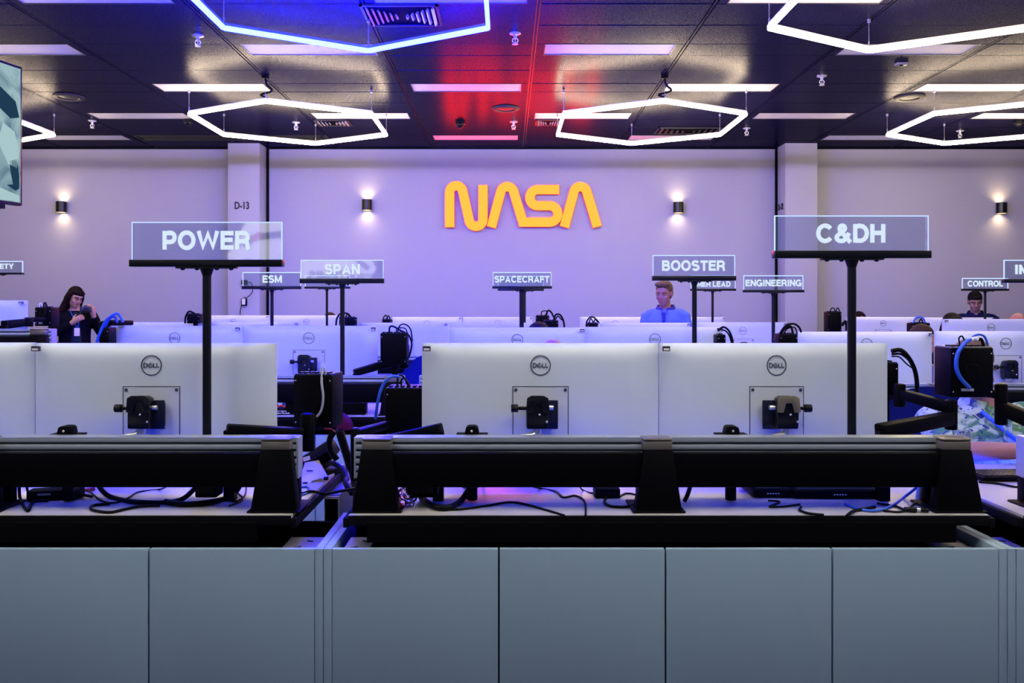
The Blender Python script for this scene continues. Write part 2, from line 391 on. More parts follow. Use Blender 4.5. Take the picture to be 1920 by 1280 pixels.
# bold grotesque capitals drawn as strokes, cap height 1
T_ = .235; A_ = T_/2
def earc(cx, cz, rx_, rz_, a0, a1, n=18): return [(cx+rx_*math.cos(math.radians(a0+(a1-a0)*i/n)), cz+rz_*math.sin(math.radians(a0+(a1-a0)*i/n))) for i in range(n+1)]
def glyph(c):
    a = A_; b = 1-A_
    if c == 'I': return .30, [[(.15, 0), (.15, 1)]]
    if c == 'L': return .72, [[(a, 1), (a, a), (.70, a)]]
    if c == 'T': return .80, [[(0, b), (.80, b)], [(.40, b), (.40, 0)]]
    if c == 'H': return .84, [[(a, 0), (a, 1)], [(.74, 0), (.74, 1)], [(a, .52), (.74, .52)]]
    if c == 'E': return .76, [[(.75, b), (a, b), (a, a), (.76, a)], [(a, .52), (.70, .52)]]
    if c == 'F': return .72, [[(.72, b), (a, b), (a, 0)], [(a, .50), (.66, .50)]]
    if c == 'N': return .86, [[(a, 0), (a, 1)], [(.76, 0), (.76, 1)], [(.15, .88), (.71, .12)]]
    if c == 'M': return 1.02, [[(a, 0), (a, 1)], [(.92, 0), (.92, 1)], [(.14, .90), (.51, .16), (.88, .90)]]
    if c == 'W': return 1.30, [[(.10, 1), (.36, .15), (.65, .85), (.94, .15), (1.20, 1)]]
    if c == 'A': return .96, [[(.10, 0), (.48, .86), (.86, 0)], [(.22, .28), (.74, .28)]]
    if c == 'Y': return .90, [[(.08, 1), (.45, .44), (.82, 1)], [(.45, .46), (.45, 0)]]
    if c == 'P': return .82, [[(a, 0), (a, b), (.46, b)]+earc(.46, .655, .25, .245, 90, -90)+[(a, .41)]]
    if c == 'R': return .88, [[(a, 0), (a, b), (.48, b)]+earc(.48, .675, .26, .225, 90, -90)+[(a, .45)], [(.50, .44), (.70, .36), (.74, .12), (.80, 0)]]
    if c == 'B': return .86, [[(.46, .52), (a, .52), (a, b), (.46, b)]+earc(.46, .71, .23, .19, 90, -90), [(a, .52), (.48, .52)]+earc(.48, .31, .27, .21, 90, -90)+[(a, a), (a, .52)]]
    if c == 'D': return .88, [[(a, a), (a, b), (.38, b)]+earc(.38, .5, .40, .4, 90, -90)+[(a, a), (a, .2)]]
    if c == 'O': return 1.0, [earc(.5, .5, .40, .41, 0, 360, 40)]
    if c == 'C': return .94, [earc(.49, .5, .39, .41, 38, 322, 34)]
    if c == 'G': return .98, [earc(.49, .5, .39, .41, 40, 330, 34)+[(.86, .10)], [(.52, .44), (.86, .44), (.86, 0)]]
    if c == 'S': return .84, [earc(.42, .71, .30, .19, 20, 270, 20)+earc(.43, .305, .31, .215, 90, -155, 20)]
    if c == '&': return .96, [[(.90, .02), (.30, .66)]+earc(.43, .77, .155, .14, 190, -60, 16)+[(.22, .42)]+earc(.38, .27, .27, .18, 150, 300, 14)+[(.70, .28), (.82, .52)]]
    return .34, []
def wordmesh(word, x0, x1, z0, z1, y0, y1):
    mb = MB(); pen = 0.0; gl_ = []
    for c in word:
        w, st = glyph(c); gl_.append((pen, st)); pen += w+(.10 if c != ' ' else 0)
    pen -= .10; kx = (x1-x0)/pen; kz = z1-z0
    for p0_, st in gl_:
        for pl in st:
            cl = len(pl) > 30 and pl[0] == pl[0] and (pl[0][0]-pl[-1][0])**2+(pl[0][1]-pl[-1][1])**2 < 1e-6
            if cl: pl = pl[:-1]
            t0 = MB().ribbon(pl, T_, y0, y1, cl)
            mb.add([(x0+(p0_+x)*kx, y, z0+z*kz) for x, y, z in t0.v], t0.f)
    return mb

# ------------------------------------------------------------------ the room
XL, XR, YB = -9.6, 9.6, -3.0
struct(MB().box(XL, XR, -9.0, YW+0.1, -0.1, 0).build('floor', m_floor, smooth=0))
struct(MB().box(XL, XR, YW, YW+0.1, 0, ZC+0.3).build('wall_back', m_wall, smooth=0))
struct(MB().box(XL-0.1, XL, YB, YW+0.1, 0, ZC+0.3).build('wall_left', m_wall, smooth=0))
struct(MB().box(XR, XR+0.1, YB, YW+0.1, 0, ZC+0.3).build('wall_right', m_wall, smooth=0))
XB = [0.23 + 1.25*k for k in range(-8, 9)]
def slots():
    out = []; k = -8
    while True:
        b = 7.0 + 1.25*k
        for i, (a, c) in enumerate(((0, .32), (.32, .785), (.785, 1.25))):
            y0, y1 = b+a, b+c
            if y1 < YB: continue
            if y0 >= YW: return out
            out.append((max(y0, YB), min(y1, YW), k if i == 0 else None))
        k += 1
cm = MB(); fixtures = []
cm.box(XL, XR, YB, YW, ZC+0.012, ZC+0.10, 1)
for y0, y1, k in slots():
    for ci in range(-8, 8):
        x0, x1 = 0.23+1.25*ci, 0.23+1.25*(ci+1)
        if x1 < XL or x0 > XR: continue
        if k is not None and (ci + k) % 2 == 0 and y1 > 4.0 and y1-y0 > .3:
            if not (abs(y0-10.75) < .05 and ci in (-3, -4)):
                fixtures.append(((x0+x1)/2, (y0+y1)/2, ci, k))
                cm.box(max(x0, XL)+0.02, x0+0.085, y0+.004, y1-.004, ZC, ZC+.014); cm.box(x1-0.085, min(x1, XR)-0.02, y0+.004, y1-.004, ZC, ZC+.014)
                continue
        if abs(y0-10.75) < .05 and ci in (-3, -4): continue
        t = random.uniform(-.0022, .0022)
        xx0, xx1 = max(x0, XL)+.018, min(x1, XR)-.018
        if xx1 <= xx0: continue
        cm.add([(xx0, y0+.004, ZC+t), (xx1, y0+.004, ZC+t), (xx1, y1-.004, ZC-t), (xx0, y1-.004, ZC-t),
                (xx0, y0+.004, ZC+.014), (xx1, y0+.004, ZC+.014), (xx1, y1-.004, ZC+.014), (xx0, y1-.004, ZC+.014)],
               [(0,3,2,1),(4,5,6,7),(0,1,5,4),(1,2,6,5),(2,3,7,6),(3,0,4,7)])
for x in XB:
    if XL < x < XR: cm.box(x-.008, x+.008, YB, YW, ZC+.001, ZC+.012, 0)
struct(cm.build('ceiling', [m_ceil, m_tee], smooth=0))
# pillars with the black seam beside each
def pillar(name, x0, x1, y0):
    return struct(MB().box(x0, x1, y0, YW-.001, 0, ZC-.001).build(name, m_wall, bevel=.004))
pil_l = pillar('wall_pillar_left', -3.68, -3.26, 11.26)
pil_r = pillar('wall_pillar_right', 3.675, 4.10, 11.26)
struct(MB().box(-3.258, -3.228, YW-.03, YW-.001, 0, ZC-.002).build('trim_1', m_black))
struct(MB().box(3.645, 3.673, YW-.03, YW-.001, 0, ZC-.002).build('trim_2', m_black))
struct(MB().box(XL, XR, YW-.018, YW-.0005, ZC-.02, ZC-.0012).build('trim_3', m_black))
# stencilled bay numbers are part of the pillars
def C2(px, py, d): p = P(px, py, d); return p
a, b = P(440, 392, 11.255), P(467, 378, 11.255)
textmesh('D-13', a.x, b.x, a.z, b.z, 11.252, 11.26, 0.02).build('stencil_lettering', m_ink, pil_l, smooth=0)
tm = textmesh('D-12', 11.33, 11.53, P(0, 393, 11.4).z, P(0, 381, 11.4).z, 3.668, 3.676, 0.02)
tm.v = [(v[1], 11.33 + 11.53 - v[0], v[2]) for v in tm.v]
tm.build('stencil_lettering', m_ink, pil_r, smooth=0)

# ------------------------------------------------------------------ NASA letters on the wall
def arc(cx, cz, r, a0, a1, n=14): return [(cx+r*math.cos(math.radians(a0+(a1-a0)*i/n)), cz+r*math.sin(math.radians(a0+(a1-a0)*i/n))) for i in range(n+1)]
def worm(lines, w, flip=False):
    # strokes traced in a local frame: 6 units a pixel, z up
    return lines
Ws = 11.55
def wl(pts):   # local letter units (x right 0..1920, y down 0..660) to metres on the wall
    out = []
    for x, y in pts:
        p = P(820 + x/6.0, 330 + y/6.0, Ws); out.append((p.x, p.z))
    return out
SW = 103/6.0*Ws/F
def tang(p0, p1): return [p0, p1]
def offs(a0, a1, n): return [a0+(a1-a0)*i/n for i in range(n+1)]
def yarc(cx, cy, r, a0, a1, n=14): return [(cx+r*math.cos(math.radians(a)), cy-r*math.sin(math.radians(a))) for a in offs(a0, a1, n)]
Np = [(140, 577)] + yarc(214, 170, 74, 180, 14) + yarc(433, 510, 76, 194, 346)[:0]
Np = [(140, 577), (140, 190)] + yarc(214, 186, 74, 180, 18) + yarc(436, 488, 78, 198, 360) + [(514, 300), (514, 105)]
A1 = [(607, 577)] + yarc(786, 196, 74, 161, 19) + [(958, 520)]
S1 = [(1368, 155), (1130, 155)] + yarc(1130, 245, 90, 90, 270) + [(1260, 335)] + yarc(1260, 428, 92, 90, -90) + [(960, 520)]
A2 = [(1427, 575)] + yarc(1606, 196, 74, 161, 19) + [(1797, 572)]
nasa = thing('wall_sign', 'glowing orange rounded NASA letters mounted on the back wall', 'sign', (0, 0, 0))
AS = A1[:-1] + [(962, 520)] + [(1262, 520)] + yarc(1262, 428, 92, -90, 90)[1:] + [(1130, 336)] + yarc(1130, 245.5, 90.5, 270, 90) + [(1368, 155)]
for nm, pl in (('letter', Np), ('letter', AS), ('letter', A2)):
    MB().ribbon(wl(pl), SW, YW-.075, YW-.008, m=0, mside=1).build(nm, [m_nasa, m_nside], nasa, smooth=30)

# ------------------------------------------------------------------ ceiling fixtures
gl = 'unlit recessed ceiling light panels'
src = None
def where(cx, cy):
    row = {6: 'nearest row', 7: 'second row', 8: 'third row', 9: 'fourth row', 10: 'row along the back wall'}.get(int(cy), 'far nearest row')
    px = 950 + cx*F/cy
    col = ('at the far left edge' if px < 100 else 'left of the left pillar line' if px < 420 else 'above the left lit hexagon' if px < 700 else 'near the red glow at middle'
           if px < 1000 else 'right of the red glow' if px < 1250 else 'above the right pillar side' if px < 1650 else 'at the far right')
    return row, col
for cx, cy, ci, k in fixtures:
    px0, px1, py = 950+(cx-.53)*F/cy, 950+(cx+.53)*F/cy, 573-HC*F/(cy-.16)
    if px1 < -300 or px0 > 2200 or py < -60 or cy > YW: continue
    row, col = where(cx, cy)
    lab = 'unlit light panel, %s of ceiling, %s' % (row, col)
    if src is None:
        src = thing('ceiling_light', lab, 'ceiling light', (cx, cy, ZC), gl)
        MB().box(-.535, .535, -.15, .15, .004, .011).build('diffuser', m_diff, src)
        f = MB()
        f.box(-.54, .54, -.156, -.15, -.002, .011); f.box(-.54, .54, .15, .156, -.002, .011); f.box(-.54, -.535, -.15, .15, -.002, .011); f.box(.535, .54, -.15, .15, -.002, .011)
        f.build('frame', m_tee, src)
    else: dup(src, (cx, cy, ZC), lab)
def CP(px, py, drop=0.0):     # point on the ceiling under the pixel
    h = HC - drop; d = h*F/(573-py); return Vector(((px-950)*d/F, d, EYE+h))
# hexagon pendants
HH = HC/1.127
SIDE = 0.55*HH
def hexpendant(cx, cy, m, label, cable):
    t = thing('hexagon_pendant', label, 'pendant light', (cx, cy, EYE+HH), 'hexagon pendant lights')
    V = [Vector((SIDE*math.sin(PI/3*i), SIDE*math.cos(PI/3*i), 0)) for i in range(6)]
    for i in range(6):
        a, b = V[i], V[(i+1) % 6]; d = (b-a).normalized()
        MB().bar(a, b, .028, .030).build('light_tube', m, t, bevel=.005)
        MB().bar(a+Vector((0, 0, .026))+d*.004, b+Vector((0, 0, .026))-d*.004, .016, .018).build('housing', m_hous, t)
        w = MB(); w.cyl(a+Vector((0, 0, .035)), a+Vector((0, 0, HC-HH-.004)), .0022, n=6); w.cyl(a+Vector((0, 0, .04)), a+Vector((0, 0, .07)), .006, n=8)
        w.cyl(a+Vector((0, 0, HC-HH-.03)), a+Vector((0, 0, HC-HH-.004)), .012, n=10)
        w.build('suspension_wire', m_wire, t)
    if cable:
        v = V[3]
        MB().tube([v+Vector((0, 0, .04)), v+Vector((-.05, .03, .07)), v+Vector((.06, .0, .10)), v+Vector((.01, 0, .16)), v+Vector((0, 0, HC-HH-.01))], .010, 8).build('power_cable', m_cable, t)
        MB().cyl(v+Vector((0, 0, HC-HH-.03)), v+Vector((0, 0, HC-HH-.002)), .035).build('ceiling_cup', m_black, t)
    return t
YF, YN, YZ = 4.73*HH, 2.80*HH, 0.87*HH
hexpendant(-1.182*HH, YF, m_hexw, 'warm white glowing hexagon pendant left of the orange letters', True)
hexpendant(0.774*HH, YF, m_hexw, 'warm white glowing hexagon pendant right of the orange letters', True)
hexpendant(2.708*HH, YF, m_hexw, 'warm white glowing hexagon pendant at the right edge of the far row', False)
hexpendant(-3.13*HH, YF, m_hexw, 'warm white glowing hexagon pendant beside the television, mostly hidden', False)
hexpendant(-0.543*HH, YN, m_hexb, 'blue glowing hexagon pendant at the top of the view', False)
hexpendant(1.422*HH, YN, m_hexw, 'large warm white hexagon pendant nearest on the right', False)
hexpendant(-2.50*HH, YN, m_hexw, 'warm white hexagon pendant left of the blue hexagon', False)
for hx in (-1.45, 0.55, 2.55):  # row above the view, added for light on cabinets and monitor backs
    hexpendant(hx*HH, YZ, m_hexc, 'unseen cool white hexagon pendant added overhead to light the consoles, %s' % {-1.45: 'leftmost of three', 0.55: 'middle of three', 2.55: 'rightmost of three'}[hx], False)
# sprinklers
spk = None
for px, py, lab in ((371, 66, 'sprinkler head beside the blue hexagon corner'), (966, 62, 'sprinkler head on the ceiling right of the blue hexagon'),
                    (173, 226, 'small sprinkler head left of the left lit hexagon'), (555, 229, 'small sprinkler head inside the left lit hexagon'),
                    (963, 228, 'small sprinkler head in the red glow'), (1541, 142, 'sprinkler head on dark ceiling right of the right hexagon'),
                    (1400, 240, 'small sprinkler head under the right hexagon corner'), (1800, 245, 'small sprinkler head inside the far right hexagon')):
    p = CP(px, py)
    if spk is None:
        spk = thing('sprinkler', lab, 'sprinkler', p, 'sprinkler heads on the ceiling')
        MB().lathe([(.045, -.001), (.045, -.006), (.03, -.012), (.014, -.014), (.014, -.03)], (0, 0, 0)).build('escutcheon', m_chrome, spk)
        f = MB()
        f.cyl((0, 0, -.03), (0, 0, -.045), .012); f.tube([(-.012, 0, -.04), (-.022, 0, -.06), (-.004, 0, -.085)], .004); f.tube([(.012, 0, -.04), (.022, 0, -.06), (.004, 0, -.085)], .004)
        f.cyl((0, 0, -.085), (0, 0, -.089), .024); f.cyl((0, 0, -.045), (0, 0, -.08), .004)
        f.build('frame', m_chrome, spk)
    else: dup(spk, p, lab)
# dome cameras
dc = None
for px, py, lab in ((863, 228, 'black dome camera on the red lit ceiling'), (353, 224, 'black dome camera beside the left lit hexagon'), (1911, 226, 'black dome camera at the right edge above the far hexagon')):
    p = CP(px, py)
    if dc is None:
        dc = thing('dome_camera', lab, 'security camera', p, 'dome cameras on the ceiling')
        MB().lathe([(.055, 0), (.058, -.03), (.05, -.034)], (0, 0, 0)).build('housing', m_blackm, dc)
        MB().ell((0, 0, -.034), (.044, .044, .044)).build('dome', m_knob, dc)
    else: dup(dc, p, lab)
sp = None
for px, py, lab in ((129, 181, 'round ceiling speaker at left near the television'), (948, 203, 'round ceiling speaker in the red glow'), (1705, 182, 'round pale ceiling speaker at right')):
    p = CP(px, py)
    if sp is None:
        sp = thing('ceiling_speaker', lab, 'speaker', p, 'round ceiling speakers')
        MB().lathe([(.15, 0), (.15, -.012), (.135, -.02), (.10, -.016), (.095, -.006)], (0, 0, 0), 40).build('ring', m_speaker, sp)
        MB().lathe([(.094, -.004), (.06, -.012), (.01, -.016)], (0, 0, 0), 32).build('grille', m_vent, sp)
    else: dup(sp, p, lab)
# air vents
def diffuser(px0, px1, py0, py1, lab, m, n=6):
    a = CP(px0, py1); b = CP(px1, py1); c = CP(px0, py0); w = b.x-a.x; dd = a.y-c.y
    t = thing('air_vent', lab, 'air vent', ((a.x+b.x)/2, (a.y+c.y)/2, ZC), 'ceiling air vents')
    f = MB(); hw, hd = w/2, abs(dd)/2
    for x0, x1, y0, y1 in ((-hw, hw, -hd, -hd+.02), (-hw, hw, hd-.02, hd), (-hw, -hw+.02, -hd, hd), (hw-.02, hw, -hd, hd)): f.box(x0, x1, y0, y1, -.012, .002)
    f.build('frame', m_vent, t)
    MB().box(-hw+.02, hw-.02, -hd+.02, hd-.02, -.002, .002).build('backing', m_inner, t)
    for s in (-1, 1):
        for i in range(n):
            q = (i+1)/(n+.6); x = s*q*(hw-.02); yy = q*(hd-.03)
            MB().cbox((x, 0, -.014), (.012, 2*yy, .022), 0, ry(s*.6)).build('slat', m, t)
    return t
diffuser(692, 830, 8, 47, 'square louvred air vent inside the blue hexagon', m_ventg)
diffuser(598, 662, 224, 235, 'small louvred air vent beside the left hexagon', m_ventg, 4)
diffuser(1003, 1050, 224, 234, 'small louvred air vent left of the right hexagon', m_ventg, 4)
diffuser(1225, 1345, 239, 250, 'dark louvred air vent inside the right hexagon', m_vent, 5)
t = thing('air_vent', 'long black recessed slot vent above the left pillar', 'air vent', (-3.52, 10.91, ZC), 'ceiling air vents')
f = MB()
for x0, x1, y0, y1 in ((-1.2, 1.2, -.15, -.13), (-1.2, 1.2, .13, .15), (-1.2, -1.18, -.15, .15), (1.18, 1.2, -.15, .15)): f.box(x0, x1, y0, y1, -.004, .01)
f.build('frame', m_vent, t); MB().box(-1.18, 1.18, -.13, .13, .004, .011).build('backing', m_inner, t)
for k in range(3): MB().cbox((0, -.07+.07*k, .002), (2.3, .012, .01)).build('slat', m_vent, t)
t = thing('ceiling_sensor', 'small flat grey sensor on the ceiling inside the nearest right hexagon', 'sensor', CP(1690, 118))
MB().box(-.05, .05, -.03, .03, -.02, 0).build('housing', m_ventg, t, bevel=.005); MB().ell((0, 0, -.02), (.018, .018, .01)).build('lens', m_knob, t)

# ------------------------------------------------------------------ wall sconces
sc = None
for i, (px, py, lab) in enumerate(((115, 388, 'black up and down wall lamp at the far left'), (688, 384, 'black up and down wall lamp left of the orange letters'),
                    (1272, 389, 'black up and down wall lamp right of the orange letters'), (1878, 390, 'black up and down wall lamp at the far right'))):
    p = P(px, py, 11.53)
    if sc is None:
        sc = thing('wall_lamp', lab, 'wall lamp', p, 'up and down wall lamps')
        b = MB(); R, h, n = .068, .072, 24
        for r, q in ((R, 1), (R-.004, -1)):
            vv = [(r*math.cos(2*PI*i/n), r*math.sin(2*PI*i/n), z) for z in (-h, h) for i in range(n)]
            b.add(vv, [(i, (i+1) % n, n+(i+1) % n, n+i) for i in range(n)], 0 if q > 0 else 1)
        b.build('shade', [m_blackm, m_brass], sc)
        MB().cyl((0, 0, .020), (0, 0, .026), .05).build('lamp', m_bulb, sc); MB().cyl((0, 0, -.026), (0, 0, -.020), .05).build('lamp', m_bulb, sc)
        MB().cyl((0, 0, -.019), (0, 0, .019), .060).build('core', m_blackm, sc)
        MB().box(-.035, .035, .060, .069, -.05, .05).build('wall_plate', m_blackm, sc)
        for s in (1, -1):
            l = bpy.data.lights.new('lamp_light', 'SPOT'); l.energy = SCONCE_W; l.color = (1.0, .74, .40); l.spot_size = math.radians(125); l.spot_blend = 1.0; l.shadow_soft_size = .03
            o = bpy.data.objects.new('lamp_light', l); C.objects.link(o); o.parent = sc; o.location = (0, 0, .032*s)
            o.rotation_euler = (PI, 0, 0) if s > 0 else (0, 0, 0)
    else: dup(sc, p, lab)

# ------------------------------------------------------------------ television
tv_c = P(42, 126, 5.7); tv_b = P(38, 386, 5.7)
ztop, zbot = tv_c.z, tv_b.z; tdir = Vector((-.256, -.967, 0)).normalized()
tv = thing('television', 'large wall screen on a ceiling mount at the left edge showing a control room', 'television', (tv_c.x, tv_c.y, (ztop+zbot)/2))
tv.rotation_euler = (0, 0, math.atan2(tdir.y, tdir.x))    # local +x runs along the screen towards the camera
hz = (ztop-zbot)/2; L = 1.62
MB().box(0, L, -.055, 0, -hz, hz).build('casing', m_blackm, tv, bevel=.006)
MB().box(.018, L-.018, 0, .003, -hz+.018, hz-.018).build('screen', m_tv, tv)
def tvshape(poly, m): 
    MB().prism(poly, .003, .0045, 0).build('picture_shape', m, tv, smooth=0)
tvshape([(.03, .12), (.06, .22), (.20, .30), (.20, .16), (.10, .10)], m_tvdark)
tvshape([(.03, -.10), (.07, .02), (.16, .06), (.20, -.06), (.12, -.20), (.05, -.22)], m_tvpale)
tvshape([(.03, -.27), (.05, -.16), (.11, -.18), (.10, -.25), (.08, -.33), (.13, -.34), (.06, -.37), (.03, -.35)], m_tvdark)
tvshape([(.03, -.40), (.20, -.36), (.20, -.44), (.03, -.44)], m_tvpale)
MB().box(L*.5-.1, L*.5+.1, -.10, -.055, -.15, .15).cyl((L*.5, -.09, 0), (L*.5, -.09, ZC-(ztop+zbot)/2), .03).build('ceiling_mount', m_black, tv)
MB().box(.15, .75, -.05, .01, -hz-.035, -hz-.002).build('sensor_bar', m_black, tv)

# ------------------------------------------------------------------ power adapters on the left pillar
t = thing('power_adapter', 'black power adapter plugged high on the left pillar', 'power adapter', P(458, 529, 11.22))
MB().box(-.035, .035, -.02, .038, -.03, .03).build('body', m_black, t, bevel=.006)
a = P(463, 529, 11.22)-t.location
MB().tube([a, a+Vector((.06, 0, -.01)), a+Vector((.07, .01, -.12)), a+Vector((.0, .01, -.20)), P(457, 557, 11.22)-t.location], .005).build('lead', m_cable, t)
t = thing('outlet_box', 'small white cased adapter on black bracket low on the left pillar', 'outlet', P(457, 566, 11.22))
MB().box(-.036, .036, 0, .038, -.05, .045).build('bracket', m_black, t, bevel=.006); MB().box(-.022, .022, -.012, 0, -.035, .04).build('case', m_white, t, bevel=.004)
MB().tube([(-.03, 0.01, -.04), (-.05, .01, -.15), (-.045, .02, -.5)], .005).build('lead', m_cable, t)

# ------------------------------------------------------------------ console furniture
# local frame of a module: x along the desk, origin under the rail on the floor
def make_cabinet(label, loc):
    t = thing('console_cabinet', label, 'cabinet', loc, 'grey panelled console cabinets')
    W = 2.05; y0 = -.164
    for s in (-1, 1):
        x = s*W/2
        MB().box(min(x, x-s*.026)+.0008, max(x, x-s*.026)-.0008, y0, y0+.45, .04, .772).build('side_post', m_panel, t, bevel=.002)
    for i in range(4):
        x0 = -1.0+i*.5
        MB().box(x0+.0015+(0.002 if i else .0), x0+.4985, y0+.001, y0+.021, .06, .771).build('front_panel', m_panel, t, bevel=.002)
    MB().box(-.998, .998, y0+.03, y0+.44, .05, .07).build('bottom_shelf', m_inner, t)
    MB().box(-.998, .998, y0+.03, y0+.05, .07, .745).build('inner_liner', m_inner, t)
    MB().box(-.998, .998, y0+.42, y0+.44, .07, .745).build('back_panel', m_inner, t)
    for x0, x1 in ((-.985, -.905), (.87, .985)):
        m = MB().box(x0, x1, y0+.055, y0+.24, .735, .742); m.cbox(((x0+x1)/2-.01, y0+.12, .743), (.025, .006, .003), 1, rz(.5)); m.cbox(((x0+x1)/2+.015, y0+.19, .743), (.02, .006, .003), 1, rz(-.4))
        m.build('cable_tray', [m_tray, m_ink], t)
    MB().box(-.95, .95, y0+.04, y0+.44, .0, .05).build('plinth', m_inner, t)
    return t
def make_desk(label, loc):
    t = thing('console_desk', label, 'desk', loc, 'console desks')
    MB().box(-.99, .99, -.084, .77, .834, .854).build('worktop', m_desk, t, bevel=.002)
    m = MB(); m.box(-.99, .99, -.088, -.0841, .822, .8525); m.box(-1.006, -.9901, -.088, .774, .815, .845); m.box(.9901, 1.006, -.088, .774, .815, .845); m.box(-.99, .99, .7701, .774, .815, .8535)
    m.build('edge_band', m_edge, t, bevel=.002)
    MB().box(-.93, .88, -.10, .20, .773, .8335).build('lift_housing', m_inner, t)
    for s in (-1, 1):
        MB().box(s*.75-.05, s*.75+.05, .05, .17, .075, .773).build('leg', m_inner, t)
    MB().box(-.95, .95, .7745, .778, .822, .838).build('led_strip', m_ledr, t)
    return t
def make_rail(label, loc):
    t = thing('equipment_rail', label, 'rail', loc, 'aluminium equipment rails on the consoles')
    zt, zb = 1.08, .945
    m = MB(); H = (zt-zb)/6
    m.box(-.976, .976, .012, .05, zb, zt-.004, 1)
    for k in range(6):
        z1 = zt-k*H
        m.box(-.976, .976, 0, .012, z1-H*.66, z1, 0)
    m.box(-.976, .976, 0, .062, zt-.006, zt, 0)
    m.build('slat_beam', [m_alu, m_groove], t, bevel=.0015)
    for s in (-1, 1): MB().box(*sorted((s*.976, s*.982)), .001, .06, zb+.004, zt-.001).build('end_plate', m_alu, t)
    for x0, x1 in ((-.859, -.067), (.027, .873)):
        MB().box(x0, x1, -.035, -.002, .928, 1.036).build('cover_panel', m_black, t, bevel=.004)
    for xc, s0, s1 in ((-.905, -1, .35), (-.02, -.45, .45), (.92, -.55, 1)):
        # tapered foot: wide at the desk, narrow at the top
        hb, ht = .073, .048
        zz = (.8545, .95, 1.045)
        def xs(z):
            q = (z-zz[0])/(zz[2]-zz[0]); return xc-hb+(hb-ht)*q*1.2 if s0 > -.5 else xc-hb+(hb-ht)*q, xc+hb-(hb-ht)*q
        m = MB(); rings = []
        for z in zz:
            a_, b_ = xs(z); q = (z-zz[0])/(zz[2]-zz[0]); yf = -.062+.024*q
            rings += [(a_, yf, z), (b_, yf, z), (b_, -.003, z), (a_, -.003, z)]
        fs = [(3, 2, 1, 0), (8, 9, 10, 11)]
        for j in range(2):
            for i in range(4): fs.append((j*4+i, j*4+(i+1) % 4, (j+1)*4+(i+1) % 4, (j+1)*4+i))
        m.add(rings, fs); m.box(xc-hb-.01, xc+hb+.01, -.066, .10, .8545, .861)
        m.box(xc-.05, xc+.05, .055, .10, .855, 1.0)
        br = m.build('bracket', m_black, t, bevel=.004)
        MB().box(xc-ht+.002, xc+ht-.002, -.038, .03, 1.046, 1.074).cbox((xc, -.006, 1.079), (2*ht-.004, .066, .008)).build('bracket_cap', m_bronze, br, bevel=.004)
    MB().box(-.95, .95, .0501, .060, .948, .958).build('led_strip', m_led, t)
    return t
R1 = 2.72; PITCH = 2.25
cab = make_cabinet('grey four panel console cabinet at front centre', (.4755, R1, 0))
dup(cab, (-1.5745, R1, 0), 'grey panelled console cabinet at front left')
dup(cab, (2.5255, R1, 0), 'grey console cabinet at the right edge of the front row, only a strip seen')
desk = make_desk('wide pale desk of the front centre console', (.501, R1, 0))
dup(desk, (-1.655, R1, 0), 'pale desk of the front left console')
dup(desk, (2.585, R1, 0), 'pale desk at the right edge beside the floral shirt')
rail = make_rail('black fronted aluminium rail at front centre under two monitors', (.495, R1, 0))
dup(rail, (-1.647, R1, 0), 'black fronted aluminium rail at front left')
dup(rail, (2.641, R1, 0), 'aluminium rail end at the right edge of the front row')
rows = [
    (R1+PITCH, ((-3.633, .285, 'raised far left'), (-1.58, .012, 'left'), (.472, .012, 'centre'), (2.525, -.035, 'right')), 'second'),
    (R1+2*PITCH, ((-2.58, 0, 'far left'), (-.53, 0, 'middle left'), (1.62, 0, 'middle right'), (4.86, 0, 'far right')), 'third'),
    (R1+3*PITCH, ((-2.80, 0, 'far left'), (-.52, 0, 'middle left'), (1.73, 0, 'middle right'), (4.92, 0, 'far right')), 'last')]
for yr, ms, nm in rows:
    for x, dz, w in ms:
        dup(cab, (x, yr, min(0, dz)), 'grey console cabinet of the %s row, %s' % (nm, w))
        dup(desk, (x, yr, dz), 'console desk of the %s row, %s' % (nm, w))
        dup(rail, (x, yr, dz), 'aluminium rail of the %s row, %s' % (nm, w))

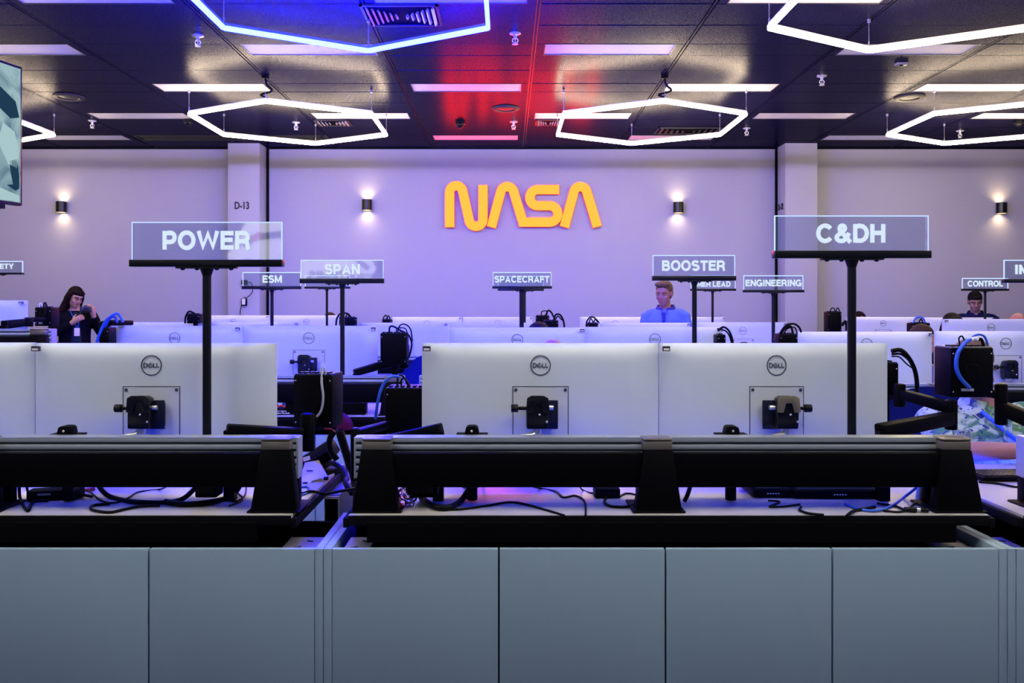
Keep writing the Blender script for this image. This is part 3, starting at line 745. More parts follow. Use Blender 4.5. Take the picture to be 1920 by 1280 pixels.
# ------------------------------------------------------------------ monitors
MW, MH = .822, .475
def make_monitor(label, side):
    t = thing('monitor', label, 'monitor', (0, 0, 0), 'silver monitors seen from behind')
    m = MB(); nu, nv = 40, 26; vv = []; fs = []
    def sq(u): return math.copysign(abs(u)**.72, u)      # crowd vertices to the rim
    for j in range(nv+1):
        for i in range(nu+1):
            u = -1+2*i/nu; v = -1+2*j/nv
            u = math.sin(u*PI/2); v = math.sin(v*PI/2)
            y = -.030*(1-abs(u)**10)*(1-abs(v)**12) + .008*u*u
            vv.append((u*MW/2, y, -MH/2+v*MH/2))
    for j in range(nv):
        for i in range(nu): a_ = j*(nu+1)+i; fs.append((a_, a_+1, a_+nu+2, a_+nu+1))
    m.add(vv, fs)
    m.box(-MW/2, MW/2, .0085, .016, -MH, 0)
    m.build('back_shell', m_silver, t, smooth=60)
    MB().box(-MW/2+.001, MW/2-.001, .0165, .020, -MH+.001, -.001).build('bezel', m_bezel, t)
    MB().box(-MW/2+.010, MW/2-.010, .0205, .022, -MH+.018, -.012).build('screen', m_screen, t)
    lg = MB(); yy0, yy1 = -.0318, -.0295; cz = -.074; lg.ribbon([(.0335*math.cos(2*PI*i/40), cz+.0335*math.sin(2*PI*i/40)) for i in range(40)], .0030, yy0, yy1, True)
    k = .0075; w = .0024
    lg.ribbon([(-.0255, cz-k), (-.0255, cz+k), (-.020, cz+k), (-.0155, cz+k*.55), (-.014, cz), (-.0155, cz-k*.55), (-.020, cz-k)], w, yy0, yy1, True)
    ca, sa = math.cos(.68), math.sin(.68)
    def E(px, pz): return (-.0035+px*ca-pz*sa, cz+px*sa+pz*ca)
    lg.ribbon([E(.0075, .0062), E(-.0065, .0062), E(-.0065, -.0062), E(.0075, -.0062)], w*.9, yy0, yy1); lg.ribbon([E(-.0065, 0), E(.0065, 0)], w*.9, yy0, yy1)
    lg.ribbon([(.0075, cz+k), (.0075, cz-k+w*.4), (.0155, cz-k+w*.4)], w, yy0, yy1); lg.ribbon([(.0180, cz+k), (.0180, cz-k+w*.4), (.0265, cz-k+w*.4)], w, yy0, yy1)
    lg.build('logo', m_logo, t, smooth=0)
    pw = .095; zt = -.147; zb = -.40
    pl = MB(); pl.box(-pw, pw, -.0306, -.029, zb, zt)
    pl.ribbon([(-pw, zb), (-pw, zt), (pw, zt), (pw, zb)], .0022, -.0311, -.029, True, m=1)
    for s in (-1, 1): pl.box(s*.065-.01, s*.065+.01, -.0314, -.03, zt-.005, zt-.002, 2)
    mp = pl.build('mount_plate', [m_plate, m_dkblue, m_tag], t, smooth=0)
    for s in (-1, 1): MB().cyl((s*(pw-.010), -.033, zt-.011), (s*(pw-.010), -.030, zt-.011), .0055, n=14).build('screw', m_screw, mp)
    s = -1 if side == 'L' else 1
    g = MB(); x = s*(MW/2-.020); g.box(x-.013, x+.013, -.0315, -.020, -.026, -.009); g.box(x-.010, x+.010, -.0322, -.0312, -.023, -.016, 1)
    g.build('asset_tag', [m_tagd, m_tag], t)
    return t
protoL = protoR = None
def monitor(px0, px1, top, label, side, d=None):
    global protoL, protoR
    w = (px1-px0)
    d = d or (5.20 if w > 210 else 7.50 if w > 155 else 9.90)
    p = P((px0+px1)/2, top, d); p.y += .03
    sx = min(1.02, w*d/F/MW)
    pr = protoL if side == 'L' else protoR
    if pr is None:
        pr = make_monitor(label, side); pr.location = p
        if side == 'L': protoL = pr
        else: protoR = pr
        pr.scale.x = sx
        return pr
    o = dup(pr, p, label); o.scale.x = sx
    return o
mons = []
for a in (
    (-395, 54, 643, 'silver monitor at the left edge of the front row', 'L', 2.92), (55, 513, 644, 'silver monitor in the front row behind the POWER sign pole', 'L', 2.92),
    (789, 1238, 644, 'silver monitor in the front row, left of the front centre pair', 'L', 2.92), (1239, 1673, 644, 'silver monitor in the front row behind the C&DH sign pole', 'L', 2.92),
    (-208, 45, 563, 'raised silver monitor of the second row at the far left edge', 'R', None),
    (204, 451, 611, 'lavender lit monitor of the second row just left of the POWER pole', 'R', None), (452, 706, 611, 'lavender lit monitor of the second row behind the SPAN pole', 'R', None),
    (842, 1098, 614, 'second row monitor showing above the front centre left monitor', 'R', None), (1099, 1357, 613, 'second row monitor left of the BOOSTER pole', 'R', None),
    (1497, 1753, 622, 'second row monitor behind the C&DH pole', 'R', None), (1758, 2014, 621, 'second row monitor behind the black box at right', 'R', None),
    (226, 392, 604, 'third row monitor strip above the left second row monitor', 'R', None), (393, 559, 604, 'third row monitor strip behind the ESM pole', 'R', None),
    (672, 840, 605, 'third row monitor behind the black box right of the SPAN pole', 'R', None), (843, 1020, 605, 'third row monitor behind the SPACECRAFT pole', 'R', None),
    (1126, 1296, 605, 'third row monitor in front of the man in blue polo', 'R', None), (1308, 1478, 604, 'third row monitor between the BOOSTER and ENGINEERING poles', 'R', None),
    (1771, 1946, 598, 'third row monitor under the CONTROL sign at right', 'L', None), (1948, 2118, 598, 'third row monitor just outside the right edge', 'L', None),
    (371, 504, 591, 'last row monitor in front of the left pillar', 'R', None), (508, 640, 591, 'last row monitor behind the ESM and SPAN poles', 'R', None),
    (735, 866, 594, 'last row monitor under the orange letters, left one', 'R', None), (868, 999, 594, 'last row monitor under the orange letters, left of the SPACECRAFT pole', 'R', None),
    (1088, 1219, 594, 'last row monitor left of the man in blue polo', 'R', None), (1226, 1361, 594, 'last row monitor behind the man in blue polo', 'R', None),
    (1590, 1722, 594, 'last row monitor right of the C&DH pole', 'R', None), (1735, 1866, 595, 'last row monitor in front of the man in navy polo', 'R', None)):
    mons.append(monitor(*a))

# ------------------------------------------------------------------ monitor arms
def make_arm(label, loc, hat=-.23, flip=1, hood=m_blackm):
    # origin: top centre of the monitor's back face; the rail stands .2 in front of it
    t = thing('monitor_mount', label, 'monitor arm', loc, 'monitor arms')
    y = -.062
    hd = MB(); hx = -.014*flip
    poly = [(hx-.036, -.282), (hx-.036, -.215), (hx-.033, -.182), (hx-.018, -.174), (hx+.020, -.174), (hx+.036, -.182), (hx+.039, -.215), (hx+.036, -.282)]
    hd.prism(poly, y-.045, y+.005); h_ = hd.build('tilt_head', m_blackm, t, bevel=.006)
    MB().box(-.052+.006*flip, .052+.006*flip, -.064, -.058, -.288, -.190).box(-.045+.006*flip, .045+.006*flip, -.0578, -.034, -.28, -.2).build('mounting_plate', m_dkblue, t, bevel=.003)
    hh = MB(); hh.prism([(hx-.037, -.225), (hx-.034, -.178), (hx-.02, -.170), (hx+.022, -.170), (hx+.037, -.178), (hx+.041, -.225), (hx+.02, -.226), (hx+.012, -.195), (hx-.008, -.195), (hx-.016, -.226)], y-.052, y-.046)
    hh.build('hood', hood, h_, bevel=.002)
    for s in (-1, 1):
        MB().ell((hx+s*.012+.02, y-.047, -.245-.012*s), (.004, .003, .004), 10, 6).build('bolt', m_dot, h_)
    k = MB(); kx = hx-.075*flip; k.cyl((hx-.03*flip, y-.02, -.215), (kx+.012*flip, y-.02, -.215), .006); k.cyl((kx+.012*flip, y-.02, -.215), (kx-.012*flip, y-.02, -.215), .014, n=8)
    MB().cyl((hx+.036*flip, y-.02, -.213), (hx+.055*flip, y-.02, -.213), .008).build('hinge_pin', m_chrome, t)
    k.build('tilt_knob', m_knob, t, bevel=.002)
    l = MB(); l.cyl((hx, y-.02, -.28), (hx, y-.02, -.300), .016); l.tube([(hx, y-.02, -.292), (hx-.012, y-.026, -.302), (hx-.05, y-.04, -.310), (hat*.55, y-.06, -.322)], .011, 10)
    l.build('polished_link', m_chrome, t)
    a = MB(); a.bar((hat*.5, y-.07, -.338), (hat, y-.075, -.338), .03, .03); a.cyl((hat, y-.075, -.51), (hat, y-.075, -.325), .018)
    a.box(hat-.03, hat+.03, y-.105, y-.05, -.44, -.300+.0)
    a.build('post', m_black, t, bevel=.003)
    c = MB(); c.prism([(hat-.024, -.29), (hat-.019, -.268), (hat-.010, -.264), (hat+.010, -.264), (hat+.019, -.268), (hat+.024, -.29)], y-.105, y-.055); c.box(hat-.052, hat+.052, y-.11, y-.05, -.297, -.2905)
    ch = c.build('post_cap', m_black, t, bevel=.003)
    MB().ell((hat, y-.106, -.279), (.004, .003, .004), 10, 6).build('cap_screw', m_dot, ch)
    return t
arm = None
m0 = [m.location for m in mons]
arm_labels = ['arm of the front monitor at the left edge', 'black tilt arm behind the front monitor with the POWER pole', 'black tilt arm on the front centre left monitor', 'olive hooded tilt arm on the front monitor with the C&DH pole']
A0 = make_arm(arm_labels[0], m0[0]); dup(A0, m0[1], arm_labels[1])
dup(A0, m0[2], arm_labels[2])
make_arm(arm_labels[3], m0[3], hat=-.185, flip=-1, hood=m_olive)
for i in range(4, len(mons)):
    o_ = dup(A0, m0[i], 'arm of ' + mons[i]['label'].replace('silver ', '').replace('lavender lit ', ''))
    if i == 4: o_.scale.z = .72; mons[4].scale.z = .80

# ------------------------------------------------------------------ position signs on poles
def sign(text, gx0, gx1, gy0, gy1, by1, pole, pw, d, zbase, tb, label, plate=None):
    zbase = zbase+.09
    o = P(pole, by1, d); t = thing('position_sign', label, 'sign', (o.x, o.y, zbase), 'edge lit position signs on poles')
    def L(px, py): q = P(px, py, d); return q.x-o.x, q.z-zbase
    x0, z1 = L(gx0, gy0); x1, z0 = L(gx1, gy1); _, zb = L(gx0, by1)
    e = .0035*d/3.2
    th = .004
    MB().box(x0+e, x1-e, -th, th, z0, z1-e).build('acrylic_panel', m_acryl, t)
    MB().box(x0, x1, -th-.0008, th+.0008, z1-e, z1).build('lit_edge', m_lit, t)
    MB().box(x0, x0+e*.55, -th-.0008, th+.0008, z0, z1-e).build('lit_edge', m_lit, t); MB().box(x1-e*.55, x1, -th-.0008, th+.0008, z0, z1-e).build('lit_edge', m_lit, t)
    b = MB().box(x0-.004, x1+.004, -.018, .018, zb, z0); b.build('base_bar', m_blackm, t, bevel=.002)
    bw = (x1-x0)*.19
    p = MB().box(-bw*1.05, bw*1.05, -.016, .016, zb-.006, zb)
    for k in (-.85, -.35, .35, .85): p.ell((bw*k, 0, zb-.007), (.008, .008, .005), 10, 6)
    p.build('pole_bracket', m_blackm, t, bevel=.001)
    r = pw/2*d/F
    MB().cyl((0, 0, 0), (0, 0, zb-.005), r, n=20).lathe([(r, zb-.03), (r*1.6, zb-.006)], (0, 0, 0)).build('pole', m_blackm, t)
    MB().box(-.03, .03, -.0525, .03, 0, .03).build('clamp_foot', m_black, t, bevel=.003)
    if text:
        a, c = L(tb[0], tb[3]); b_, f_ = L(tb[2], tb[1])
        wordmesh(text, a, b_, c, f_, -th-.0025, -th-.0005).build('lettering', m_letter, t, smooth=0)
    if plate:
        a, c = L(plate[0], plate[3]); b_, f_ = L(plate[2], plate[1])
        MB().box(a, b_, -.014, .014, c, f_).build('under_bar', m_blackm, t)
    return t
DS = 2.835; D2 = 5.085; D3 = 7.335; D4 = 9.585
sign('POWER', 248, 529, 416, 487, 500, 388, 16, DS, .856, (306, 433, 470, 468), 'large edge lit sign reading POWER on a black pole')
sign('C&DH', 1452, 1740, 404, 470, 484, 1597, 16, DS, .856, (1530, 420, 1658, 455), 'large edge lit sign reading C&DH on a black pole')
sign('SPAN', 564, 719, 487, 522, 531, 642, 8.5, D2, .86, (609, 495, 675, 514), 'edge lit sign reading SPAN on a black pole')
sign('BOOSTER', 1224, 1378, 478, 517, 526, 1302, 9, D2, .86, (1241, 488, 1359, 507.5), 'edge lit sign reading BOOSTER on a black pole')
sign('IM', 1882, 2036, 487, 523, 530, 1959, 9, D2, .82, (1902, 496, 1930, 514), 'edge lit sign cut by the right edge, starting with IM')
sign('ESM', 455, 564, 510, 536, 542, 510, 6, D3, .86, (492.5, 516, 528.5, 530), 'edge lit sign reading ESM on a black pole')
sign('SPACECRAFT', 924, 1034, 510, 536, 541, 978, 8.5, D3, .86, (927, 517, 1030, 529.5), 'edge lit sign reading SPACECRAFT on a black pole')
sign('ENGINEERING', 1394, 1506, 516, 543, 548, 1450, 6.5, D3, .86, (1397.5, 524, 1502.5, 536.5), 'edge lit sign reading ENGINEERING on a black pole')
sign('SAFETY', -66, 43, 489, 511, 514.5, -12, 6.5, D3, .86, (-27, 494, 26, 504), 'edge lit sign at the left edge ending in ETY')
sign('', 572, 656, 516, 537, 541, 613, 4.5, D4, .86, None, 'small edge lit sign half hidden behind the SPAN sign')
sign('', 934, 1019, 517, 541, 545, 984, 4, D4, .86, None, 'small sign hidden right behind the SPACECRAFT sign')
sign('MER LEAD', 1295, 1379, 516, 541, 545, 1336, 4.5, D4, .86, (1306, 527, 1369.5, 537.5), 'small edge lit sign ending in LEAD behind the BOOSTER pole')
sign('CONTROL', 1804, 1890, 521, 541, 545, 1847, 4.5, D4, .86, (1814, 526, 1880, 537), 'small edge lit sign reading CONTROL at right')

# ------------------------------------------------------------------ chairs
chair0 = None
def chair(label, loc, rot=0.0, top=1.08, m=None, wide=.48):
    # faces -y; the backrest stands on the +y side
    t = thing('office_chair', label, 'chair', loc, 'office chairs behind the consoles', rot)
    m = m or m_navy; w = wide/2
    s = MB(); s.ell((0, -.02, .46), (.25, .25, .055)); s.build('seat', m, t)
    b = MB(); zc = (top+.56)/2; hz_ = (top-.56)/2; vv = []; n = 24; nv = 14
    for side in (0, 1):
        for j in range(nv+1):
            for i in range(n+1):
                u = -1+2*i/n; v = -1+2*j/nv
                k = (1-abs(v)**4*.35) ; q = math.sqrt(max(0, 1-.0*u*u))
                zz = zc+hz_*v*(1-.22*abs(u)**3) ; xx = w*u*(1-.25*max(0, v)**3)
                yy = .25+.06*(1-u*u)*0-.05*(u*u)+.03*v*v*0+ (.045*(1-abs(u)**6)*(1-abs(v)**6) if side else -.005*(1-abs(u)**6))
                vv.append((xx, yy, zz))
    fs = []; o = (n+1)*(nv+1)
    for j in range(nv):
        for i in range(n):
            a_ = j*(n+1)+i; fs.append((a_, a_+1, a_+n+2, a_+n+1)); a_ += o; fs.append((a_, a_+n+1, a_+n+2, a_+1))
    rim = [i for i in range(n+1)] + [j*(n+1)+n for j in range(1, nv+1)] + [nv*(n+1)+i for i in range(n-1, -1, -1)] + [j*(n+1) for j in range(nv-1, 0, -1)]
    for i in range(len(rim)): a_, c_ = rim[i], rim[(i+1) % len(rim)]; fs.append((a_, c_, c_+o, a_+o))
    b.add(vv, fs); b.build('backrest', m, t, smooth=60)
    MB().tube([(0, .05, .40), (0, .22, .42), (0, .30, .52), (0, .285, .70)], .02, 8).build('back_support', m_black, t)
    for sx in (-1, 1):
        MB().tube([(sx*.22, .08, .44), (sx*.29, .08, .46), (sx*.29, .05, .64)], .016, 8).box(sx*.29-.035, sx*.29+.035, -.13, .12, .64, .665).build('armrest', m_black, t)
    MB().cyl((0, 0, .10), (0, 0, .42), .028).build('column', m_blackm, t)
    for k in range(5):
        a_ = 2*PI*k/5+.3; d = Vector((math.cos(a_), math.sin(a_), 0))
        lg = MB().bar(d*.02+Vector((0, 0, .11)), d*.30+Vector((0, 0, .08)), .045, .035, w1=.03, h1=.025).build('base_leg', m_black, t)
        MB().cyl(d*.30+Vector((-.02, 0, .031)), d*.30+Vector((.02, 0, .031)), .03, n=12).build('caster', m_knob, lg)
    return t

# ------------------------------------------------------------------ people
def remesh(mb, name, m, parent, voxel, it=4):
    me = mb.mesh('tmp', m, smooth=0); o = bpy.data.objects.new('tmp', me); C.objects.link(o)
    r = o.modifiers.new('r', 'REMESH'); r.mode = 'VOXEL'; r.voxel_size = voxel
    sm = o.modifiers.new('s', 'SMOOTH'); sm.iterations = it; sm.factor = .5
    dg = bpy.context.evaluated_depsgraph_get(); m2 = bpy.data.meshes.new_from_object(o.evaluated_get(dg)); m2.name = name
    C.objects.unlink(o); bpy.data.objects.remove(o); bpy.data.meshes.remove(me)
    m2.materials.clear(); m2.materials.append(m)
    for p in m2.polygons: p.use_smooth = True; p.material_index = 0
    q = bpy.data.objects.new(name, m2); C.objects.link(q); q.parent = parent
    return q
def limb(mb, pts, rads, n=14, cap=True, fx=1.0):
    pts = [Vector(p) for p in pts]
    P_, Rr = [], []
    for i in range(len(pts)-1):
        for k in range(4):
            t_ = k/4; P_.append(pts[i].lerp(pts[i+1], t_)); Rr.append(rads[i]+(rads[i+1]-rads[i])*t_)
    P_.append(pts[-1]); Rr.append(rads[-1])
    for p, r in zip(P_, Rr): pass
    d0 = (P_[0]-P_[1]).normalized(); d1 = (P_[-1]-P_[-2]).normalized()
    pre = [(P_[0]+d0*Rr[0]*.95, Rr[0]*.3), (P_[0]+d0*Rr[0]*.7, Rr[0]*.72)]; post = [(P_[-1]+d1*Rr[-1]*.7, Rr[-1]*.72), (P_[-1]+d1*Rr[-1]*.95, Rr[-1]*.3)]
    seq = pre+list(zip(P_, Rr))+post
    vv = []; prev = None
    for i, (p, r) in enumerate(seq):
        d = (seq[min(i+1, len(seq)-1)][0]-seq[max(i-1, 0)][0]).normalized()
        a = d.orthogonal() if prev is None else prev-d*prev.dot(d)
        a.normalize(); prev = a; b = d.cross(a)
        vv += [p+(a*math.cos(2*PI*k/n)+b*math.sin(2*PI*k/n))*r for k in range(n)]
    fs = []
    for i in range(len(seq)-1):
        for k in range(n): fs.append((i*n+k, i*n+(k+1) % n, (i+1)*n+(k+1) % n, (i+1)*n+k))
    fs.append(tuple(range(n))[::-1]); L_ = (len(seq)-1)*n; fs.append(tuple(range(L_, L_+n)))
    mb.add(vv, fs)
def rings(mb, rs, n=24):
    # rs: list of (centre, rx, ry); horizontal elliptical rings, closed at both ends
    vv = []
    for c, a, b in rs:
        for k in range(n):
            q = 2*PI*k/n; vv.append((c[0]+a*math.copysign(abs(math.cos(q))**.85, math.cos(q)), c[1]+b*math.copysign(abs(math.sin(q))**.85, math.sin(q)), c[2]))
    fs = []
    for i in range(len(rs)-1):
        for k in range(n): fs.append((i*n+k, i*n+(k+1) % n, (i+1)*n+(k+1) % n, (i+1)*n+k))
    fs.append(tuple(range(n))[::-1]); L_ = (len(rs)-1)*n; fs.append(tuple(range(L_, L_+n)))
    mb.add(vv, fs)
def hand(mb, wrist, dirv, pal, side=1, curl=.5, s=1.0):
    # palm normal pal, fingers along dirv, side picks where the thumb leaves
    w = Vector(wrist); d = Vector(dirv).normalized(); pn = Vector(pal); pn = (pn-d*pn.dot(d)).normalized(); sd = d.cross(pn)*side
    limb(mb, [w-d*.01, w+d*.04*s, w+d*.085*s], [.028*s, .036*s, .036*s])
    for k, (o, L_) in enumerate(((.030, .072), (.010, .080), (-.010, .075), (-.029, .060))):
        b = w+d*.085*s+sd*o*s; L_ *= s
        c1 = d*math.cos(curl)+pn*math.sin(curl); c2 = d*math.cos(curl*2)+pn*math.sin(curl*2)
        m1 = b+(d*.6+c1*.4).normalized()*L_*.42; m2 = m1+c1*L_*.34; m3 = m2+c2*L_*.26
        limb(mb, [b, m1, m2, m3], [.0098*s, .0092*s, .0085*s, .0075*s], 10)
    tb = w+d*.03*s+sd*.030*s
    limb(mb, [tb, tb+(d*.6+sd*.6+pn*.3).normalized()*.04*s, tb+(d*.8+sd*.6+pn*.45).normalized()*.075*s], [.013*s, .011*s, .009*s], 10)
def person(label, loc, rot=0.0, stand=True, ztop=1.75, skin=None, shirt=None, trousers=None, hair=None, style='short', head=(0, 0, 0), headoff=(0, 0),
           arms=None, sleeve=.5, collar=None, vox=.011, sw=.19, girth=1.0, detail=True, lean=0.0, extra=None):
    t = thing('person', label, 'person', loc, None, rot)
    skin = skin or m_skin1; shirt = shirt or m_shirtg; trousers = trousers or m_trous
    zN = ztop-.275; zP = .95*ztop/1.75 if stand else .56
    ly = lambda z: -lean*(z-zP)
    hc = Vector((headoff[0], headoff[1]+ly(zN)-.025, ztop-.118))
    R3 = (rz(head[2]) @ rx(head[0]) @ ry(head[1]))
    H = lambda p: hc+R3 @ Vector(p)
    body = MB(); sh = MB(); tr = MB(); g = girth
    def torso(mb, k, top=True):
        rs = [((0, ly(zP)+.0, zP-.06), .155*g+k, .11*g+k), ((0, ly(zP), zP+.02), .165*g+k, .115*g+k), ((0, ly(zP+.15), zP+(zN-zP)*.30), .150*g+k, .105*g+k),
              ((0, ly(zP+.3), zP+(zN-zP)*.62), sw*.90+k, .118*g+k), ((0, ly(zN-.1), zN-.10), sw*.98+k, .105*g+k), ((0, ly(zN-.05), zN-.045), sw*.80+k, .085+k), ((0, ly(zN), zN), .085+k, .065+k)]
        if top: rs.append(((0, ly(zN)-.003, zN+.02), .062+k, .058+k))
        rings(mb, rs)
    torso(body, 0)
    nb = Vector((0, ly(zN), zN-.01))
    limb(body, [nb, nb.lerp(hc, .5)+Vector((0, .012, 0)), H((0, .012, -.03))], [.062, .055, .055])
    body.ell(H((0, .012, .028)), (.074, .094, .094), rot=R3); body.ell(H((0, -.018, -.05)), (.058, .066, .068), rot=R3); body.ell(H((0, -.052, -.088)), (.028, .028, .024), rot=R3)
    body.ell(H((.036, -.052, -.025)), (.026, .026, .026), rot=R3); body.ell(H((-.036, -.052, -.025)), (.026, .026, .026), rot=R3); body.ell(H((0, -.072, .028)), (.05, .014, .012), rot=R3)
    if detail:
        limb(body, [H((0, -.080, .018)), H((0, -.098, -.018)), H((0, -.092, -.028))], [.008, .013, .012], 10)
        for s in (-1, 1): body.ell(H((s*.013, -.086, -.027)), (.009, .010, .008), 10, 6, rot=R3)
        body.ell(H((0, -.074, -.055)), (.024, .012, .012), rot=R3)
    for s in (-1, 1): body.ell(H((s*.077, .012, -.005)), (.010, .022, .032), rot=R3)
    # arms: list of (side, elbow, wrist, hand direction, palm normal, curl) in local coordinates
    arms = arms or [(-1, None, None, None, None, .6), (1, None, None, None, None, .6)]
    for s, el, wr, hd, pn, cu in arms:
        S = Vector((s*sw, ly(zN-.06), zN-.065))
        if el is None:
            el = S+Vector((s*.05, -.02, -.27)) if stand else S+Vector((s*.06, -.10, -.25))
            wr = el+Vector((0, -.06, -.25)) if stand else el+Vector((-s*.08, -.24, .0))
            hd = (0, -.2, -1) if stand else (-s*.2, -1, -.05); pn = (-s, 0, 0) if stand else (0, 0, -1)
        el = Vector(el); wr = Vector(wr)
        limb(body, [S+Vector((-s*.05, 0, .01)), S, S.lerp(el, .5), el, el.lerp(wr, .35), wr], [.06, .058, .047, .040, .042, .028])
        hand(body, wr, hd, pn, side=-s if True else s, curl=cu)
        end = S.lerp(el, sleeve/.5) if sleeve <= .5 else el.lerp(wr, min(.97, (sleeve-.5)/.5))
        if sleeve <= .5: limb(sh, [S+Vector((-s*.07, 0, .015)), S, end], [.068, .070, .064])
        else: limb(sh, [S+Vector((-s*.07, 0, .015)), S, S.lerp(el, .5), el, end], [.070, .072, .062, .056, .044])
    if stand:
        for s in (-1, 1):
            hp = Vector((s*.09, 0, zP-.05)); kn = Vector((s*.10, -.02, zP*.53)); an = Vector((s*.105, .02, .09))
            limb(body, [hp, kn, an, (s*.105, -.02, .05)], [.085, .055, .038, .04]); limb(tr, [hp+Vector((0, 0, .05)), kn, an+Vector((0, 0, .03))], [.10, .072, .062])
            limb(body, [(s*.105, .04, .05), (s*.11, -.16, .04)], [.04, .035])
            shoe = MB(); limb(shoe, [(s*.105, .06, .048), (s*.108, -.08, .045), (s*.112, -.19, .038)], [.046, .046, .036]); shoe.build('shoe', m_black, t)
    else:
        for s in (-1, 1):
            hp = Vector((s*.09, 0, zP-.0)); kn = Vector((s*.12, -.42, zP-.02)); an = Vector((s*.12, -.40, .10))
            limb(body, [hp, kn, an, (s*.12, -.44, .05)], [.085, .055, .038, .04]); limb(tr, [hp, kn, an], [.105, .072, .06])
            shoe = MB(); limb(shoe, [(s*.12, -.36, .048), (s*.12, -.48, .045), (s*.12, -.58, .038)], [.046, .046, .036]); shoe.build('shoe', m_black, t)
    rings(tr, [((0, ly(zP), zP-.10), .15*g, .11*g), ((0, ly(zP), zP-.04), .175*g, .13*g), ((0, ly(zP), zP+.05), .168*g, .124*g)])
    remesh(body, 'body', skin, t, vox)
    torso(sh, .013, False); remesh(sh, 'shirt', shirt, t, max(vox, .009), 3); remesh(tr, 'trousers', trousers, t, .014, 3)
    if collar:
        cm_ = MB(); n = 26
        for k in range(n):
            q0 = -PI/2+.22+(2*PI-.44)*k/n; q1 = -PI/2+.22+(2*PI-.44)*(k+1)/n
            def cp(q, lv):
                fr = max(0, -math.sin(q))
                rr = (.092, .076, .112)[lv]; zz = (zN-.015, zN+.052-fr*.035, zN-.012-fr*.045)[lv]
                return (rr*1.05*math.cos(q), ly(zN)+.004+rr*math.sin(q)*(.98), zz)
            cm_.add([cp(q0, 0), cp(q1, 0), cp(q1, 1), cp(q0, 1)], [(0, 1, 2, 3)]); cm_.add([cp(q0, 1), cp(q1, 1), cp(q1, 2), cp(q0, 2)], [(0, 1, 2, 3)])
        cm_.build('collar', collar, t, smooth=80)
        pk = MB().box(-.017, .017, ly(zN-.12)-.128*g, ly(zN-.12)-.118*g, zN-.20, zN-.025); pk.build('placket', collar, t, bevel=.003)
    if detail:
        for s in (-1, 1):
            e = MB().ell(H((s*.031, -.0735, .010)), (.0115, .0065, .0042), 14, 8, rot=R3).build('eye', m_eyew, t)
            MB().ell(H((s*.031, -.0788, .0088)), (.0050, .003, .0040), 12, 8, rot=R3).build('iris', m_eyed, e)
            MB().tube([H((s*.014, -.087, .027)), H((s*.034, -.084, .033)), H((s*.052, -.072, .027))], .0042, 8).build('eyebrow', hair or m_hdark, t)
        MB().ell(H((0, -.0835, -.052)), (.021, .007, .0055), 14, 8, rot=R3).ell(H((0, -.0835, -.060)), (.017, .007, .0055), 14, 8, rot=R3).build('lips', m_lip, t)
    if hair:
        hm = MB()
        if style == 'bald':
            hm.ell(H((0, .050, -.012)), (.080, .062, .050), rot=R3)
        else:
            hm.ell(H((0, .026, .050)), (.084, .095, .086), rot=R3); hm.ell(H((0, .045, .0)), (.081, .075, .075), rot=R3)
            if style == 'quiff': hm.ell(H((-.012, -.045, .105)), (.062, .045, .028), rot=R3); hm.ell(H((.035, -.02, .10)), (.04, .05, .03), rot=R3)
            if style == 'fringe': hm.ell(H((0, -.050, .082)), (.068, .040, .030), rot=R3)
            if style == 'long':
                hm.ell(H((0, -.045, .075)), (.070, .046, .038), rot=R3)
                for s in (-1, 1):
                    limb(hm, [H((s*.050, .0, .07)), H((s*.082, .01, .0)), H((s*.085, .02, -.10)), H((s*.10, .01, -.19)), H((s*.10, -.01, -.26))], [.035, .034, .040, .042, .020])
                limb(hm, [H((0, .06, .05)), H((0, .085, -.05)), H((0, .09, -.20))], [.07, .075, .06])
        remesh(hm, 'hair', hair, t, .008, 3)
    if extra: extra(t, H, R3, zN, ly)
    return t
def at(px, d): return ((px-950)*d/F, d, 0)

def woman_extra(t, H, R3, zN, ly):
    m = MB(); rings(m, [((.0, -.035, .98), .085, .10), ((.0, -.045, 1.15), .08, .105), ((.0, -.05, 1.33), .06, .10), ((0, -.03, 1.42), .05, .07)]); remesh(m, 'blouse', m_teal, t, .01, 3)
    MB().box(-.03, .03, -.163, -.158, 1.14, 1.235).build('badge', m_white, t, bevel=.003)
    MB().tube([(-.06, -.06, 1.44), (-.03, -.15, 1.34), (0, -.161, 1.235), (.03, -.15, 1.34), (.05, -.07, 1.44)], .005).build('lanyard', m_cblue, t)
    g = MB()
    for s in (-1, 1):
        g.tube([H((s*.031+.019*math.cos(a), -.094, .008+.014*math.sin(a))) for a in [2*PI*k/14 for k in range(15)]], .0018, 6, cat=False); g.tube([H((s*.05, -.092, .012)), H((s*.075, -.02, .012))], .0016, 6)
    g.tube([H((-.012, -.096, .012)), H((.012, -.096, .012))], .0018, 6); g.build('spectacles', m_black, t)
W0 = at(140, 10.3)
person('woman in dark jacket with long dark hair and glasses, hands raised near her face', W0, .62, True, 1.715, m_skin1, m_jacket, m_trous, m_hred, 'long', (.38, .16, .35), (-.0, -.03),
       arms=[(-1, (-.26, -.09, 1.16), (-.06, -.22, 1.30), (.75, -.25, .55), (0, .7, -.4), .75), (1, (.30, -.08, 1.14), (.165, -.24, 1.385), (-.15, -.1, 1), (-.9, .2, 0), .75)],
       sleeve=.92, vox=.008, sw=.185, girth=1.08, extra=woman_extra)
